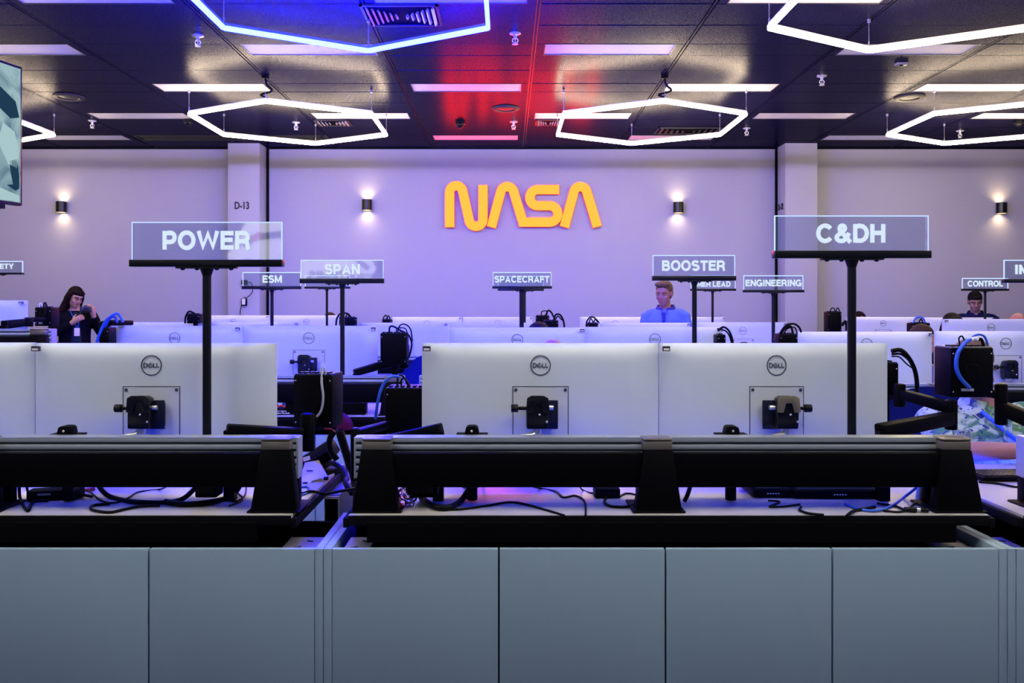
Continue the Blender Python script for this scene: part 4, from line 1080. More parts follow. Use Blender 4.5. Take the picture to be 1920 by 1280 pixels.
def camera_thing():
    c = Vector(W0)+rz(.62) @ Vector((.075, -.285, 1.455))
    t = thing('camera', 'small black camera held up in the hands of the woman in dark jacket', 'camera', c, None, .62)
    MB().box(-.06, .06, -.025, .025, -.035, .035).build('body', m_cup, t, bevel=.008)
    MB().cyl((0, -.025, 0), (0, -.055, 0), .026, .024).build('lens', m_knob, t); MB().box(-.018, .018, -.02, .02, .035, .048).build('viewfinder', m_cup, t, bevel=.004)
camera_thing()
person('man in blue polo shirt with sandy hair standing and looking down', at(1248, 8.55), -.32, True, 1.735, m_skin3, m_polo, m_trous, m_hgrey, 'quiff', (.22, .03, -.22), (-.01, -.03), sleeve=.42, collar=m_collar, vox=.0075, sw=.178, girth=1.05)
def crest(t, H, R3, zN, ly):
    MB().ribbon([(.03, zN-.075), (.055, zN-.058), (.085, zN-.066), (.105, zN-.085)], .016, -.135, -.131).build('chest_crest', m_white, t)
    MB().ell((-.075, -.132, zN-.085), (.007, .004, .007), 10, 6).ell((-.045, -.134, zN-.105), (.007, .004, .009), 10, 6).box(-.03, .01, -.138, -.134, zN-.11, zN-.10).build('chest_print', m_white, t)
person('man in navy polo shirt with short dark hair looking down under the CONTROL sign', at(1829, 10.7), -.42, True, 1.665, m_skin2, m_navyp, m_trous, m_hdark, 'fringe', (.42, -.02, .10), (-.01, -.05), sleeve=.42, collar=m_navyp, vox=.0085, sw=.20, girth=1.08, extra=crest)
def lanyard(t, H, R3, zN, ly):
    MB().tube([(-.06, -.09, zN-.02), (.0, -.185, zN-.10), (.10, -.20, zN-.19), (.20, -.20, zN-.26)], .009, 14, sub=10).build('lanyard', m_cblue, t)
    MB().box(.12, .17, -.222, -.205, zN-.25, zN-.20).build('lanyard_clip', m_bronze, t)
fx, fd = (1845-950)*3.80/F, 3.80
person('person in pale floral shirt with blue lanyard seated behind the black box at right', (fx, fd, 0), 0, False, 1.335, m_skin3, m_floral, m_trous, m_hgrey, 'short', (.25, 0, 0), (-.07, -.02),
       arms=[(-1, (-.255, -.20, .885), (.03, -.36, .915), (1, -.12, .15), (0, .2, -1), .35), (1, (.33, -.16, .90), (.22, -.36, .92), (-.6, -.7, 0), (0, 0, -1), .4)],
       sleeve=.40, vox=.0075, sw=.235, girth=1.45, extra=lanyard, collar=m_floral)
seated = [
    (1036, 3.85, 634, m_skin3, m_shirtg, m_hgrey, 'bald', 'bald person seated behind the front centre left monitor, only the crown seen'),
    (1010, 6.1, 606, m_skin1, m_shirtg, m_hred, 'short', 'person with dark auburn hair seated behind the SPACECRAFT pole'),
    (1784, 8.35, 588, m_skin2, m_jacket, m_hdark, 'long', 'person with long dark hair seated below the man in navy polo'),
    (1907, 8.35, 586, m_skin3, m_shirtg, m_hgrey, 'bald', 'balding person seated at the right edge beside the CONTROL sign'),
    (1727, 6.1, 610, m_skin1, m_shirtg, m_hbrown, 'short', 'person with brown hair seated right of the C&DH pole'),
    (1610, 10.75, 585, m_skin3, m_shirtr, m_hred, 'short', 'person with reddish hair in the last row right of the C&DH pole'),
    (619, 10.75, 587, m_skin1, m_shirtg, m_hbrown, 'short', 'person with brown hair in the last row behind the SPAN sign'),
    (371, 8.4, 599, m_skin3, m_shirtr, m_hred, 'short', 'person with reddish hair seated just left of the POWER pole')]
for px, d, py, sk, shm, hr, st, lab in seated:
    x, y, _ = at(px, d); zt = EYE-(py-573)*d/F
    person(lab, (x, y, 0), 0, False, zt-.008, sk, shm, m_trous, hr, st, (.18, 0, 0), vox=.012, detail=False)
    chair('chair under the ' + lab.split(',')[0].split(' seated')[0].split(' in the last')[0].replace('person ', 'sitter ') + (' right of the pole' if px == 1610 else ' behind the SPAN sign' if px == 619 else ' left of the pole' if px == 371 else ''), (x, y+.10, 0), 0, 1.0)
chair('navy office chair with broad back under the person in floral shirt', (fx-.02, fd+.16, 0), .0, 1.10, wide=.62)
chair('tall navy office chair showing left of the front centre monitors', (-.47, 5.98, 0), .12, 1.15, wide=.56)
pl0 = P(632, 807, 4.80)
t = thing('cloth', 'plum cloth draped over the second row desk edge in the gap', 'cloth', pl0)
poly = [P(a, b, 4.80)-pl0 for a, b in ((628, 807), (628, 776), (634, 774), (643, 778), (651, 785), (657, 794), (659, 802), (656, 807))]
MB().prism([(v.x, v.z) for v in poly], .0, .078).build('drape', m_plum, t, bevel=.008)
poly = [P(a, b, 4.79)-pl0 for a, b in ((606, 805), (611, 799), (622, 796), (632, 797), (632, 806))]
MB().prism([(v.x, v.z) for v in poly], -.004, .085).build('red_fold', m_cred, t, bevel=.006)

# ------------------------------------------------------------------ computer boxes on arms
def cable_mesh(t, pts, r, m):
    r = r*.68; MB().tube(pts, r, 12, sub=9).build('cable', m, t, smooth=75)
def compbox(label, x0, x1, y0, y1, d, cables=(), yaw=0.0, depth=.10, top=None, post=True, pz=.856, plate=None, screws=True):
    c = P((x0+x1)/2, (y0+y1)/2, d); w = (x1-x0)*d/F; h = (y1-y0)*d/F
    t = thing('computer_box', label, 'computer', (c.x, d, c.z), 'black computer boxes on arms', yaw)
    MB().box(-w/2, w/2, 0, depth, -h/2, h/2).build('case', m_black, t, bevel=.004)
    tp = MB().box(-w/2+.004, w/2-.004, .004, depth-.004, h/2, h/2+.004)
    n = max(3, int(w/.022))
    for k in range(n): tp.box(-w/2+.01+k*(w-.02)/n, -w/2+.01+(k+.6)*(w-.02)/n, .02, .06, h/2+.004, h/2+.009, 1)
    tp.build('port_panel', [top or m_dkblue, m_black], t)
    MB().lathe([(.034*min(1, w/.16), 0), (.032*min(1, w/.16), .003), (.012, .003)], (.0, -.0006, 0), 24, 0, rx(PI/2)).build('fan_grille', m_black, t)
    if screws:
        for sx in (-1, 1):
            for sz in (-1, 1): MB().ell((sx*(w/2-.008), -.001, sz*(h/2-.02)), (.0025, .002, .0025), 8, 6).build('screw', m_dot, t)
    if plate:
        a = P(plate[0], plate[1], d)-c; b = P(plate[2], plate[3], d)-c
        MB().box(a.x, b.x, -.004, -.0005, b.z, a.z).build('serial_label', m_cgrey, t)
    for pts, r, m in cables:
        cable_mesh(t, [rz(-yaw) @ (P(px, py, d+dy)-Vector((c.x, d, c.z))) for px, py, dy in pts], r, m)
    if post:
        MB().bar((0, depth*.6, -h/2+.01), (0, depth*.6, pz-c.z), .03, .03, up=(0, 1, 0)).build('post', m_black, t)
    return t
K, B, G, Wh = m_cable, m_cblue, m_cgrey, m_cwhite
compbox('black computer box right of the left front monitor with grey cable down its face', 549, 624, 703, 802, 3.08,
        [([(605, 690, .02), (603, 715, -.01), (606, 745, -.015), (601, 772, -.012), (585, 789, -.01)], .0065, G), ([(608, 682, .03), (611, 700, .0), (607, 712, .02)], .004, G), ([(604, 680, .04), (600, 695, .01), (604, 708, .02)], .004, G)], yaw=-.12, depth=.13, post=False)
compbox('black computer box left of the front centre pair of monitors with arched cables', 722, 800, 729, 812, 3.10,
        [([(748, 706, .03), (733, 706, .0), (718, 722, .0), (709, 750, .0), (704, 785, .02)], .008, B), ([(745, 728, .03), (746, 708, .03), (752, 703, .03), (762, 714, .03), (766, 727, .03)], .005, K),
         ([(752, 728, .05), (753, 712, .05), (760, 710, .05), (770, 726, .05)], .005, K)], depth=.15, post=False)
compbox('black computer box behind the SPAN row rail with a loop of cables', 713, 762, 625, 684, 5.0,
        [([(730, 624, .02), (731, 613, .02), (738, 612, .02), (752, 620, .02), (766, 628, .02), (772, 645, .02), (767, 668, .02), (758, 676, .0)], .008, K),
         ([(745, 624, .02), (750, 610, .02), (760, 608, .02), (770, 618, .02), (773, 640, .03)], .006, K), ([(742, 624, .03), (746, 615, .03), (760, 616, .03), (764, 626, .03)], .005, K)], depth=.12, pz=.87)
compbox('black computer box with yellowish port row and blue cable at right', 1783, 1863, 652, 745, 3.02,
        [([(1822, 636, .03), (1812, 640, .0), (1797, 660, -.01), (1793, 685, -.012), (1800, 707, -.012), (1818, 727, -.01)], .010, B), ([(1815, 640, .02), (1830, 628, .02), (1845, 630, .02), (1852, 646, .03)], .006, B),
         ([(1800, 648, .03), (1798, 634, .03), (1804, 630, .03), (1808, 638, .03)], .004, K), ([(1832, 638, .03), (1840, 636, .03), (1844, 648, .03)], .008, K), ([(1817, 639, .02), (1826, 634, .02), (1833, 637, .02)], .011, Wh)],
        depth=.12, top=m_port, post=False, plate=(1802, 728, 1825, 733))
compbox('dark computer box peeking out right of the front monitor by the C&DH pole', 1655, 1685, 681, 742, 3.16,
        [([(1672, 658, .0), (1688, 656, .0), (1702, 668, .0), (1714, 690, .02), (1719, 715, .03), (1719, 742, .05)], .012, K), ([(1672, 664, .0), (1690, 664, .0), (1708, 680, .02), (1716, 700, .03)], .006, K), ([(1672, 668, .0), (1686, 669, .0), (1700, 682, .02), (1711, 690, .03)], .004, K)], depth=.10)
compbox('black computer box hung high beside the woman in dark jacket', 65, 96, 577, 611, 5.35,
        [([(74, 576, .02), (74, 570, .02), (78, 570, .02), (80, 576, .02)], .006, Wh), ([(81, 576, .01), (83, 568, .0), (86, 570, -.01), (84, 590, -.02), (76, 601, -.02)], .007, K), ([(86, 576, .03), (86, 569, .03), (89, 576, .03)], .006, K)], depth=.10, post=False, plate=(73, 604, 80, 607))
compbox('small black computer box left of the POWER pole in the third row', 350, 374, 589, 606, 7.4, [([(347, 606, 0), (348, 594, 0), (354, 584, 0), (362, 586, 0), (366, 589, .02)], .012, K)], depth=.10)
compbox('black computer box with cable arch behind the SPAN pole', 636, 668, 595, 613, 7.4, [([(630, 610, 0), (632, 596, 0), (640, 587, 0), (652, 588, 0), (658, 595, .02)], .012, K), ([(648, 595, .02), (652, 588, .02), (655, 595, .02)], .008, K)], depth=.10, yaw=.1)
compbox('tiny black computer box right of the SPAN sign in the last row', 716, 734, 599, 606, 9.62, [([(718, 599, .02), (721, 592, .02), (725, 592, .02), (727, 599, .02)], .010, K), ([(724, 599, .04), (728, 592, .04), (732, 599, .04)], .010, K)], depth=.10)
compbox('rear black computer box of the two right of the SPACECRAFT pole', 1005, 1030, 592, 616, 7.55, [([(1015, 591, .02), (1016, 584, .02), (1024, 583, .02), (1026, 590, .02)], .007, K), ([(1023, 592, .02), (1028, 582, .02), (1034, 586, .02), (1040, 598, 0)], .012, K)], depth=.10)
compbox('front black computer box of the two right of the SPACECRAFT pole', 1020, 1047, 601, 618, 7.25, [([(1038, 601, .02), (1042, 590, .02), (1050, 590, .02), (1056, 600, .02), (1058, 613, .02), (1056, 620, .02)], .012, K), ([(1040, 601, .04), (1046, 593, .04), (1054, 600, .04)], .008, K)], depth=.10)
compbox('black computer box with four cables right of the third row gap', 1101, 1122, 606, 618, 7.2, [([(1099, 622, 0), (1100, 604, 0), (1106, 595, 0), (1114, 595, 0), (1121, 604, .02)], .010, K), ([(1104, 606, .02), (1108, 597, .02), (1113, 606, .02)], .008, K), ([(1112, 606, .03), (1117, 598, .03), (1124, 606, .03)], .008, K)], depth=.10)
compbox('dark computer box with looping cables right of the BOOSTER pole', 1345, 1361, 628, 652, 5.0, [([(1346, 620, 0), (1356, 613, 0), (1366, 619, 0), (1372, 632, 0), (1375, 648, .02)], .009, K), ([(1345, 616, .02), (1360, 620, .02), (1368, 630, .02), (1373, 648, .04)], .007, K)], depth=.10)
compbox('navy lit computer box with cables right of the ENGINEERING pole', 1462, 1496, 627, 650, 5.0, [([(1460, 645, 0), (1463, 625, 0), (1474, 610, 0), (1488, 607, 0), (1498, 613, 0), (1502, 622, .02)], .009, K), ([(1463, 640, .02), (1468, 620, .02), (1482, 611, .02), (1487, 627, .02)], .009, K), ([(1470, 626, .03), (1476, 616, .03), (1490, 614, .03), (1495, 627, .03)], .006, K)], depth=.12)
compbox('tall black computer box left of the C&DH pole in the last row', 1552, 1578, 585, 622, 7.6, [([(1556, 585, .02), (1559, 578, .02), (1564, 578, .02), (1566, 585, .02)], .007, K), ([(1566, 585, .03), (1571, 577, .03), (1575, 585, .03)], .007, K), ([(1578, 610, .0), (1586, 603, .0), (1588, 620, .0)], .02, K)], depth=.10, pz=.0)
compbox('black computer box right of the C&DH pole behind the brown haired sitter', 1710, 1744, 606, 622, 7.2, [([(1712, 606, .02), (1716, 597, .02), (1724, 594, .02), (1732, 598, .02), (1735, 606, .02)], .010, B), ([(1722, 606, .03), (1727, 598, .03), (1731, 606, .03)], .008, K)], depth=.10, pz=.0)
compbox('blue lit computer box beside the left second row monitor with cable arch', 186, 204, 615, 650, 5.05, [([(181, 642, 0), (187, 625, 0), (198, 602, 0), (212, 590, 0), (222, 589, 0), (229, 600, 0), (230, 604, .0)], .012, B), ([(186, 640, .02), (193, 620, .02), (205, 598, .02), (214, 594, .02), (220, 604, .0)], .010, B), ([(216, 600, .02), (217, 594, .02), (220, 600, .02)], .006, K)], depth=.10)

# ------------------------------------------------------------------ swing arms
def swing(label, segs, joints, base=None):
    o = segs[0][0]; t = thing('swing_arm', label, 'arm', o, 'black swing arms holding computer boxes')
    for a, b, h0, h1, w in segs: MB().bar(a-o, b-o, w, h0, w1=w*.85, h1=h1).build('arm_segment', m_black, t, bevel=.007)
    for a, b, r in joints:
        j = MB().cyl(a-o, b-o, r, n=20).build('joint', m_black, t, bevel=.004)
        MB().ell(b-o, (r*.85, r*.85, .004), 16, 6).build('joint_cap', m_blackm, j)
    if base: MB().bar(base[0]-o, base[1]-o, .035, .035, up=(0, 1, 0)).build('base_post', m_black, t)
    return t
swing('black swing arm at the right end of the left front rail', [(P(425, 808, 2.84), P(568, 812, 2.95), .047, .036, .05), (P(577, 800, 2.97), P(590, 780, 3.12), .03, .028, .04)],
      [(P(577, 845, 2.97), P(577, 775, 2.97), .024)], (P(432, 806, 2.84), P(432, 965, 2.655)) if False else (P(432, 806, 2.83), Vector((P(432, 806, 2.83).x, 2.83, .856))))
swing('black swing arm at the left end of the front centre rail', [(P(828, 806, 2.84), P(668, 838, 2.93), .047, .036, .05), (P(666, 812, 2.93), P(748, 790, 3.16), .026, .026, .04)],
      [(P(666, 900, 2.93), P(666, 803, 2.93), .016)], (P(822, 808, 2.83), Vector((P(822, 808, 2.83).x, 2.83, .856))))
swing('black two part swing arm at the right end of the front centre rail', [(P(1650, 809, 2.84), P(1783, 783, 3.00), .050, .046, .05), (P(1783, 764, 3.00), P(1688, 738, 3.14), .040, .036, .05)],
      [(P(1783, 805, 3.00), P(1783, 750, 3.00), .021), (P(1686, 762, 3.14), P(1686, 720, 3.14), .022)], (P(1655, 808, 2.83), Vector((P(1655, 808, 2.83).x, 2.83, .856))))
swing('black swing arm holding the box with yellowish ports at right', [(P(1842, 735, 3.08), P(1876, 740, 3.05), .03, .03, .04), (P(1880, 765, 3.05), P(1960, 800, 2.95), .05, .05, .05)],
      [(P(1877, 796, 3.05), P(1877, 720, 3.05), .021)], (P(1955, 800, 2.95), Vector((P(1955, 800, 2.95).x, 2.95, .856))))
swing('black swing arm rising to the box behind the SPAN row rail', [(P(664, 699, 5.03), P(757, 672, 5.14), .04, .05, .06)], [(P(757, 690, 5.14), P(757, 660, 5.14), .03)], (P(668, 700, 5.03), Vector((P(668, 700, 5.03).x, 5.03, .868))))
swing('black swing arm on the raised rail beside the woman in dark jacket', [(P(6, 609, 5.05), P(50, 604, 5.2), .05, .045, .05), (P(50, 599, 5.2), P(104, 599, 5.44), .03, .03, .04)],
      [(P(54, 612, 5.2), P(54, 596, 5.2), .025)], (P(8, 610, 5.04), Vector((P(8, 610, 5.04).x, 5.04, 1.15))))
swing('dark blue swing arm left of the second row monitors', [(P(203, 605, 5.12), P(246, 605, 5.3), .035, .03, .05)], [(P(196, 640, 5.12), P(196, 602, 5.12), .03)], (P(196, 640, 5.12), Vector((P(196, 640, 5.12).x, 5.12, .868))))

# ------------------------------------------------------------------ things on the front desks
ZD = .8545
def D(px, py, dz=0.0):
    d = (EYE-ZD-dz)*F/(py-573); return Vector(((px-950)*d/F, d, ZD+dz))
def cable(label, pts, r, m=None, grp='loose cables on the front desks'):
    q = [D(p[0], p[1], r) if len(p) == 2 else P(p[0], p[1], p[2]) for p in pts]; o = q[0].copy()
    ob = MB().tube([v-o for v in q], r, 12, sub=9).build('cable', m or m_cable, smooth=75); ob.location = o
    return tag(ob, label, 'cable', grp)
U = 2.80
cable('thick black cable hanging in an arc under the left front rail', [(182, 906, U), (205, 930), (262, 941), (335, 938), (372, 908, U)], .008)
cable('black cable looped near the edge of the left front desk', [(206, 944), (176, 947), (172, 955), (205, 960), (235, 954), (262, 949), (300, 947)], .0045)
cable('thin black cable crossing blue light on the left front desk', [(165, 918), (190, 938), (215, 942), (240, 933), (260, 922), (300, 917), (318, 908, U)], .003)
cable('heavy black cable bundle below the right bracket of the left front rail', [(452, 906, U), (436, 928), (400, 940), (350, 945), (310, 940)], .009)
cable('small black cable coil beside the right bracket of the left front rail', [(462, 912), (458, 930), (440, 940), (425, 932), (440, 922), (455, 936), (430, 948)], .003)
cable('thin cable hanging to the left bracket of the left front rail', [(36, 908, U), (38, 935), (52, 957), (62, 940), (90, 938)], .005)
cable('black cable curl behind the power bricks on the left front desk', [(50, 912, U), (56, 930), (70, 922), (105, 915), (140, 912)], .004)
cable('red lead beside the power bricks on the left front desk', [(140, 922), (160, 918), (178, 916)], .006, m_cred)
cable('thick black cable sagging under the left end of the front centre rail', [(778, 905, U), (790, 932), (815, 949), (845, 950), (868, 934), (885, 906, U)], .010)
cable('thin black cable running along the front edge of the centre desk', [(828, 954), (865, 954), (915, 947), (955, 941), (985, 945), (1025, 956), (1058, 966)], .0035)
cable('thin black cable dropping over the centre desk edge', [(978, 906, U), (1012, 915), (1042, 921), (1056, 932), (1078, 929), (1094, 937), (1098, 950), (1098, 966)], .0035)
cable('small loop of cable under the rail by the pink reflection', [(862, 906, U), (870, 914), (888, 915), (905, 910), (908, 906, U)], .003)
cable('thin cable loop beside the small network box', [(1085, 906, U), (1092, 918), (1110, 924), (1118, 920)], .003)
cable('black cable loop from the small network box to the middle bracket', [(1136, 932), (1134, 942), (1148, 949), (1180, 949), (1206, 940)], .0045)
cable('thin black cables arching to the middle bracket', [(1160, 932), (1172, 925), (1188, 926), (1208, 934)], .003)
cable('black cable along the right side of the middle bracket', [(1296, 905, U), (1290, 925, 2.78), (1284, 938)], .007)
cable('bright blue network cable under the right end of the centre rail', [(1585, 945), (1615, 955), (1645, 957), (1672, 948), (1695, 932), (1724, 910, U)], .0045, m_cblue)
cable('black cable with plug on the right part of the centre desk', [(1502, 950), (1500, 956), (1516, 962), (1545, 965)], .004)
cable('black jack lead at the front edge of the centre desk', [(1640, 950), (1620, 954), (1600, 958), (1588, 967)], .005)
cable('thin black lead curving to the right bracket', [(1655, 957), (1690, 959), (1712, 946), (1728, 925)], .0035)
cable('black lead from the trays to the silver plug', [(1645, 943), (1680, 949), (1700, 957), (1718, 959)], .0035)
cable('black lead looping under the dark trays', [(1440, 938), (1462, 940), (1448, 947), (1444, 950), (1470, 949), (1500, 945)], .003)
cable('thin black cable on the desk in front of the floral shirt', [(1835, 903), (1870, 906), (1900, 912), (1925, 914)], .004)
cable('black cable crossing the gap beside the left front desk', [(566, 925), (585, 921), (610, 925), (640, 920, 2.95), (668, 915, 2.9)], .005)
cable('thin blue lit cable loops on the right corner of the left front desk', [(560, 915), (575, 912), (580, 920), (565, 928), (556, 931)], .0035, m_cblue)
# coiled cord and hanging hoses in the gap
co = P(636, 806, 3.0); n = 110
pts = []
for i in range(n*2):
    q = i/(n*2); c = P(636+22*q, 806+72*q, 3.0); pts.append(c-co+Vector((.012*math.cos(i*.75), .012*math.sin(i*.75), 0)))
o = MB().tube(pts, .0045, 6, cat=False).build('coiled_cord', m_cable); o.location = co; tag(o, 'black coiled cord hanging in the gap between the front desks', 'cable')
cable('black hose curving down in the gap between the front desks', [(628, 808, 3.05), (619, 822, 3.05), (619, 842, 3.05), (632, 862, 3.05)], .011, m_cable, 'hoses in the desk gap')
cable('thin black stem rising between the two boxes in the desk gap', [(627, 812, 3.12), (627, 770, 3.12), (625, 726, 3.12)], .009, m_cable, 'hoses in the desk gap')
cable('black cable strand falling to the floor in the desk gap', [(656, 870, 3.0), (664, 900, 3.0), (668, 935, 2.95), (664, 985, 2.95)], .012, m_cable, 'hoses in the desk gap')
cable('tangled black cable at the back of the desk gap', [(600, 880, 3.3), (620, 868, 3.2), (640, 878, 3.15), (650, 895, 3.1), (648, 905, 3.05), (660, 925, 3.0)], .010, m_cable, 'hoses in the desk gap')
# power bricks
pb = None
for px, py, a, lab in ((88, 936, .2, 'left power brick of the pair on the left front desk'), (122, 934, -.15, 'right power brick of the pair on the left front desk')):
    p = D(px, py)
    if pb is None:
        pb = thing('power_brick', lab, 'power adapter', p, 'power bricks on the left front desk', a)
        MB().box(-.055, .055, -.03, .03, 0, .035).build('body', m_black, pb, bevel=.006)
        MB().box(-.02, .02, -.0308, -.0302, .02, .026).build('rating_label', m_port, pb); MB().tube([(.055, 0, .015), (.08, 0, .012), (.095, .01, .006)], .005).build('lead', m_cable, pb)
    else: dup(pb, p, lab, a)
for px0, px1, lab in ((371, 412, 'black junction box hung under the left front rail'), (766, 822, 'black junction box hung under the left end of the centre rail')):
    a, b = P(px0, 905, 2.77), P(px1, 926, 2.77)
    t = thing('junction_box', lab, 'power strip', ((a.x+b.x)/2, 2.77, .945))
    w = (b.x-a.x)/2
    MB().box(-w, w, -.03, .04, -.062, -.0005).build('case', m_black, t, bevel=.006)
    for k in (-.5, 0, .5): MB().box(k*w-.01, k*w+.01, -.033, -.0295, -.045, -.02).build('socket', m_knob, t)
t = thing('network_box', 'small black network box with cables on the centre desk', 'network device', D(1137, 931), None, .05)
MB().box(-.042, .042, -.03, .03, 0, .032).build('case', m_black, t, bevel=.003)
for k in range(4): MB().box(-.032+k*.016, -.022+k*.016, -.0325, -.0295, .012, .022).build('port', m_knob, t)
tr0 = None
for px0, px1, py, lab in ((1412, 1487, 934, 'left flat black device under the right part of the centre rail'), (1490, 1660, 936, 'wide flat black device under the right part of the centre rail')):
    a, b = D(px0, py), D(px1, py); w = (b.x-a.x)/2
    t = thing('docking_unit', lab, 'electronic device', ((a.x+b.x)/2, a.y+.08, ZD))
    MB().box(-w, w, -.08, .08, .004, .030).build('case', m_black, t, bevel=.004)
    MB().box(-w+.015, w-.015, -.07, .07, .0302, .032).build('top_plate', m_blackm, t)
    for k in range(5): MB().box(-.02+k*.009, -.015+k*.009, -.0815, -.0795, .014, .018).build('indicator', m_dot, t)
    for k in (-1, 1): MB().box(k*(w-.02)-.01, k*(w-.02)+.01, -.06, .06, 0, .004).build('foot', m_knob, t)
t = thing('adapter_plug', 'black adapter plug lying at the front edge of the centre desk', 'plug', D(1718, 960), None, -.1)
MB().cyl((-.035, 0, .008), (.0, 0, .008), .008).build('sleeve', m_knob, t); MB().cyl((0, 0, .008), (.012, 0, .008), .006).build('collar', m_chrome, t); MB().cyl((.012, 0, .008), (.035, 0, .007), .007).build('tip', m_knob, t)
t = thing('adapter_plug', 'white cable plug hanging beside the right bracket', 'plug', P(1721, 924, 2.78))
MB().cyl((0, 0, -.02), (.006, 0, .02), .008).build('sleeve', m_cwhite, t); MB().tube([(.006, 0, .02), (.012, 0, .035), (.018, .0, .045)], .004).build('lead', m_cwhite, t)
# crumpled clear bag
bm_ = MB(); bm_.ell((0, 0, .035), (.030, .025, .036), 16, 10)
bm_.v = [(x+random.uniform(-.006, .006), y+random.uniform(-.006, .006), max(.001, z+random.uniform(-.006, .006))) for x, y, z in bm_.v]
o = bm_.build('plastic_bag', m_glass, smooth=0); o.location = D(764, 949); tag(o, 'crumpled clear plastic bag beside the left bracket of the centre rail', 'bag')
# beige plate, phone base and tower in the gap
q = [P(571, 869, 3.22), P(597, 864, 3.22), P(614, 895, 3.14), P(606, 897, 3.135), P(600, 896, 3.135), P(584, 902, 3.12), P(581, 907, 3.11), P(570, 905, 3.11), P(562, 900, 3.12)]
t = thing('metal_plate', 'beige metal plate with notched foot leaning on the left front desk corner', 'plate', q[6])
o0 = q[6]; m = MB(); nrm = Vector((.05, .004, .002)); vv = [v-o0 for v in q]; k = len(vv); off = Vector((.0, .006, .003))
m.add(vv+[v+off for v in vv], [tuple(range(k)), tuple(range(k, 2*k))[::-1]]+[(i, k+i, k+(i+1) % k, (i+1) % k) for i in range(k)]); m.build('plate', m_beige, t, smooth=0)
a = P(580, 883, 3.165)-o0
MB().box(a.x-.010, a.x+.014, a.y-.004, a.y-.002, a.z, a.z+.004).box(a.x-.008, a.x+.018, a.y-.004, a.y-.002, a.z-.009, a.z-.005).build('printed_text', m_ink, t, smooth=0)
for p in ((572, 907, 3.10), (611, 897, 3.13)): b = P(*p)-o0; MB().box(b.x-.008, b.x+.008, b.y-.004, b.y+.012, b.z-.006, b.z+.006).build('foot', m_knob, t, bevel=.002)
t = thing('desk_phone', 'black handset device with white and red label in the desk gap', 'phone', P(592, 868, 3.30), None, -.35)
MB().box(-.07, .07, -.03, .10, -.085, -.02).cbox((0, .02, .02), (.15, .09, .055), 0, ry(-.5) @ rx(.3)).build('base', m_black, t, bevel=.008)
MB().cbox((.03, -.035, .045), (.155, .05, .04), 0, ry(-.55)).build('handset', m_knob, t, bevel=.012)
MB().cbox((.0, -.0625, .028), (.032, .002, .016), 0, ry(-.3)).build('white_label', m_white, t); MB().cbox((-.020, -.0626, .022), (.012, .002, .016), 0, ry(-.3)).build('red_label', m_red, t)
t = thing('computer_tower', 'dark computer tower standing in the gap between the front desks', 'computer', (-.638, 3.12, .0))
MB().box(-.028, .028, 0, .42, 0, .81).build('case', m_stone, t, bevel=.004); MB().box(-.028, .028, -.006, 0, 0, .805).build('front_frame', m_beige, t, bevel=.002); MB().box(-.024, .022, -.008, -.006, .01, .795).build('front_panel', m_inner, t)
# things at the right edge
t = thing('drinking_glass', 'clear drinking glass on the right desk beside the rail end', 'glass', ((1802-950)*3.36/F, 3.36, ZD))
R_ = .031; MB().lathe([(.026, 0), (R_, .155), (R_-.003, .155), (.024, .008)], (0, 0, 0), 28).build('tumbler', m_glass, t)
MB().lathe([(.0255, .02), (.027, .06), (.0268, .062)], (0, 0, 0), 24).build('grip_band', m_chrome, t)
t = thing('keyboard', 'black keyboard on the right desk in front of the floral shirt', 'keyboard', D(1893, 903), None, .05)
MB().box(-.10, .30, 0, .13, .002, .018).build('base', m_black, t, bevel=.003)
kb = MB()
for r in range(5):
    for c_ in range(20): kb.box(-.093+c_*.0193, -.093+c_*.0193+.016, .008+r*.024, .008+r*.024+.019, .018, .023)
kb.build('keys', m_knob, t, smooth=0)
for a, b, lab in (((470, 748), (560, 786), 'dark box added to darken the second row desk, carrying a round sticker'), ((634, 756), (686, 784), 'low dark box added to darken the second row desk right of the hanging box')):
    p0, p1 = P(a[0], a[1], 4.95), P(b[0], b[1], 4.95); w = (p1.x-p0.x)/2  # black boxes added to keep the desk behind the gap dark
    t = thing('darkening_box', lab, 'electronic device', ((p0.x+p1.x)/2, 4.95, .8665)); h = p0.z-.8665
    MB().box(-w, w, 0, .07, 0.004, h).build('case', m_black, t, bevel=.004); MB().box(-w+.01, w-.01, -.003, 0, .012, h-.008).build('front_panel', m_inner, t)
    for k in (-1, 1): MB().box(k*(w-.02)-.008, k*(w-.02)+.008, .01, .06, 0, .004).build('foot', m_knob, t)
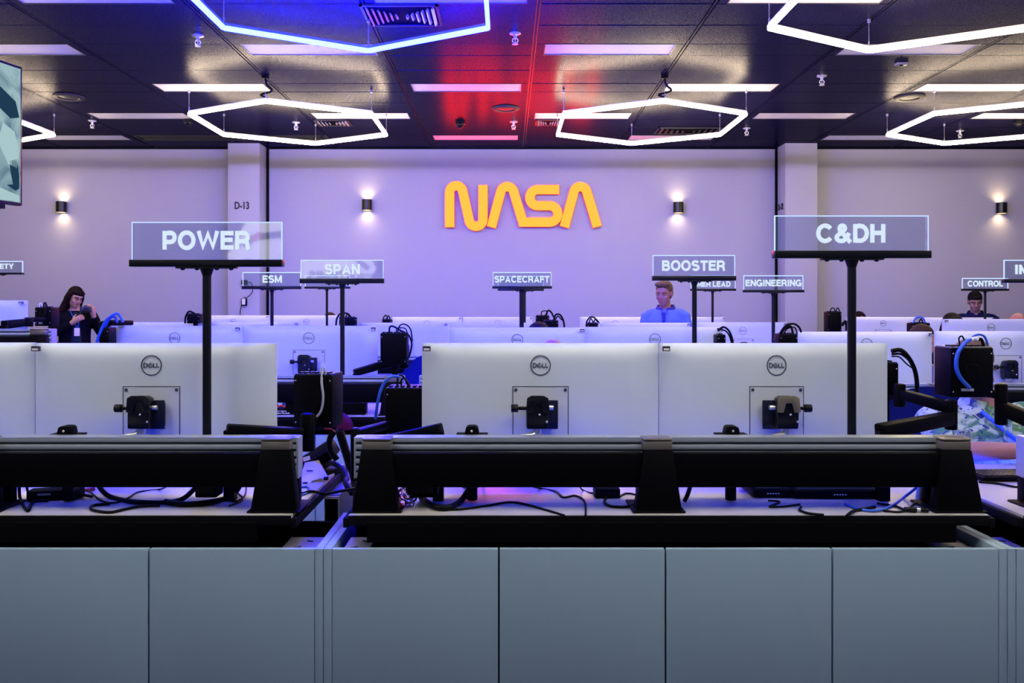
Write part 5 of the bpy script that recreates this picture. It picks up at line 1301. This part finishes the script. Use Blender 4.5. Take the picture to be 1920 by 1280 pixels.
# module patch stuck on the second row rail cover
p = P(527, 759, 4.942)
t = thing('mission_sticker', 'round coloured mission sticker with white caption behind the left front monitor', 'sticker', p)
MB().cyl((0, .004, 0), (0, .002, 0), .027, n=28).build('disc', m_dkblue, t); MB().cyl((-.006, .002, .010), (-.006, .0012, .010), .014, n=20).build('pale_globe', m_cwhite, t)
MB().ribbon([(-.024, -.012), (.0, -.002), (.024, -.010)], .009, .001, .002).build('red_band', m_red, t); MB().ribbon([(.006, .018), (.018, .010), (.023, -.002)], .009, .001, .002).build('blue_arc', m_cblue, t)
textmesh('Service Module', -.045, .050, -.052, -.042, .0, .003, .02).build('caption', m_tag, t, smooth=0)
textmesh('European', -.025, .030, -.040, -.031, .0, .003, .02).build('caption', m_tag, t, smooth=0)

# lit emblem board standing at the far end of the hall behind the viewer; the clear signs mirror it
ex, ey, ez = -3.63, -8.0, 2.30
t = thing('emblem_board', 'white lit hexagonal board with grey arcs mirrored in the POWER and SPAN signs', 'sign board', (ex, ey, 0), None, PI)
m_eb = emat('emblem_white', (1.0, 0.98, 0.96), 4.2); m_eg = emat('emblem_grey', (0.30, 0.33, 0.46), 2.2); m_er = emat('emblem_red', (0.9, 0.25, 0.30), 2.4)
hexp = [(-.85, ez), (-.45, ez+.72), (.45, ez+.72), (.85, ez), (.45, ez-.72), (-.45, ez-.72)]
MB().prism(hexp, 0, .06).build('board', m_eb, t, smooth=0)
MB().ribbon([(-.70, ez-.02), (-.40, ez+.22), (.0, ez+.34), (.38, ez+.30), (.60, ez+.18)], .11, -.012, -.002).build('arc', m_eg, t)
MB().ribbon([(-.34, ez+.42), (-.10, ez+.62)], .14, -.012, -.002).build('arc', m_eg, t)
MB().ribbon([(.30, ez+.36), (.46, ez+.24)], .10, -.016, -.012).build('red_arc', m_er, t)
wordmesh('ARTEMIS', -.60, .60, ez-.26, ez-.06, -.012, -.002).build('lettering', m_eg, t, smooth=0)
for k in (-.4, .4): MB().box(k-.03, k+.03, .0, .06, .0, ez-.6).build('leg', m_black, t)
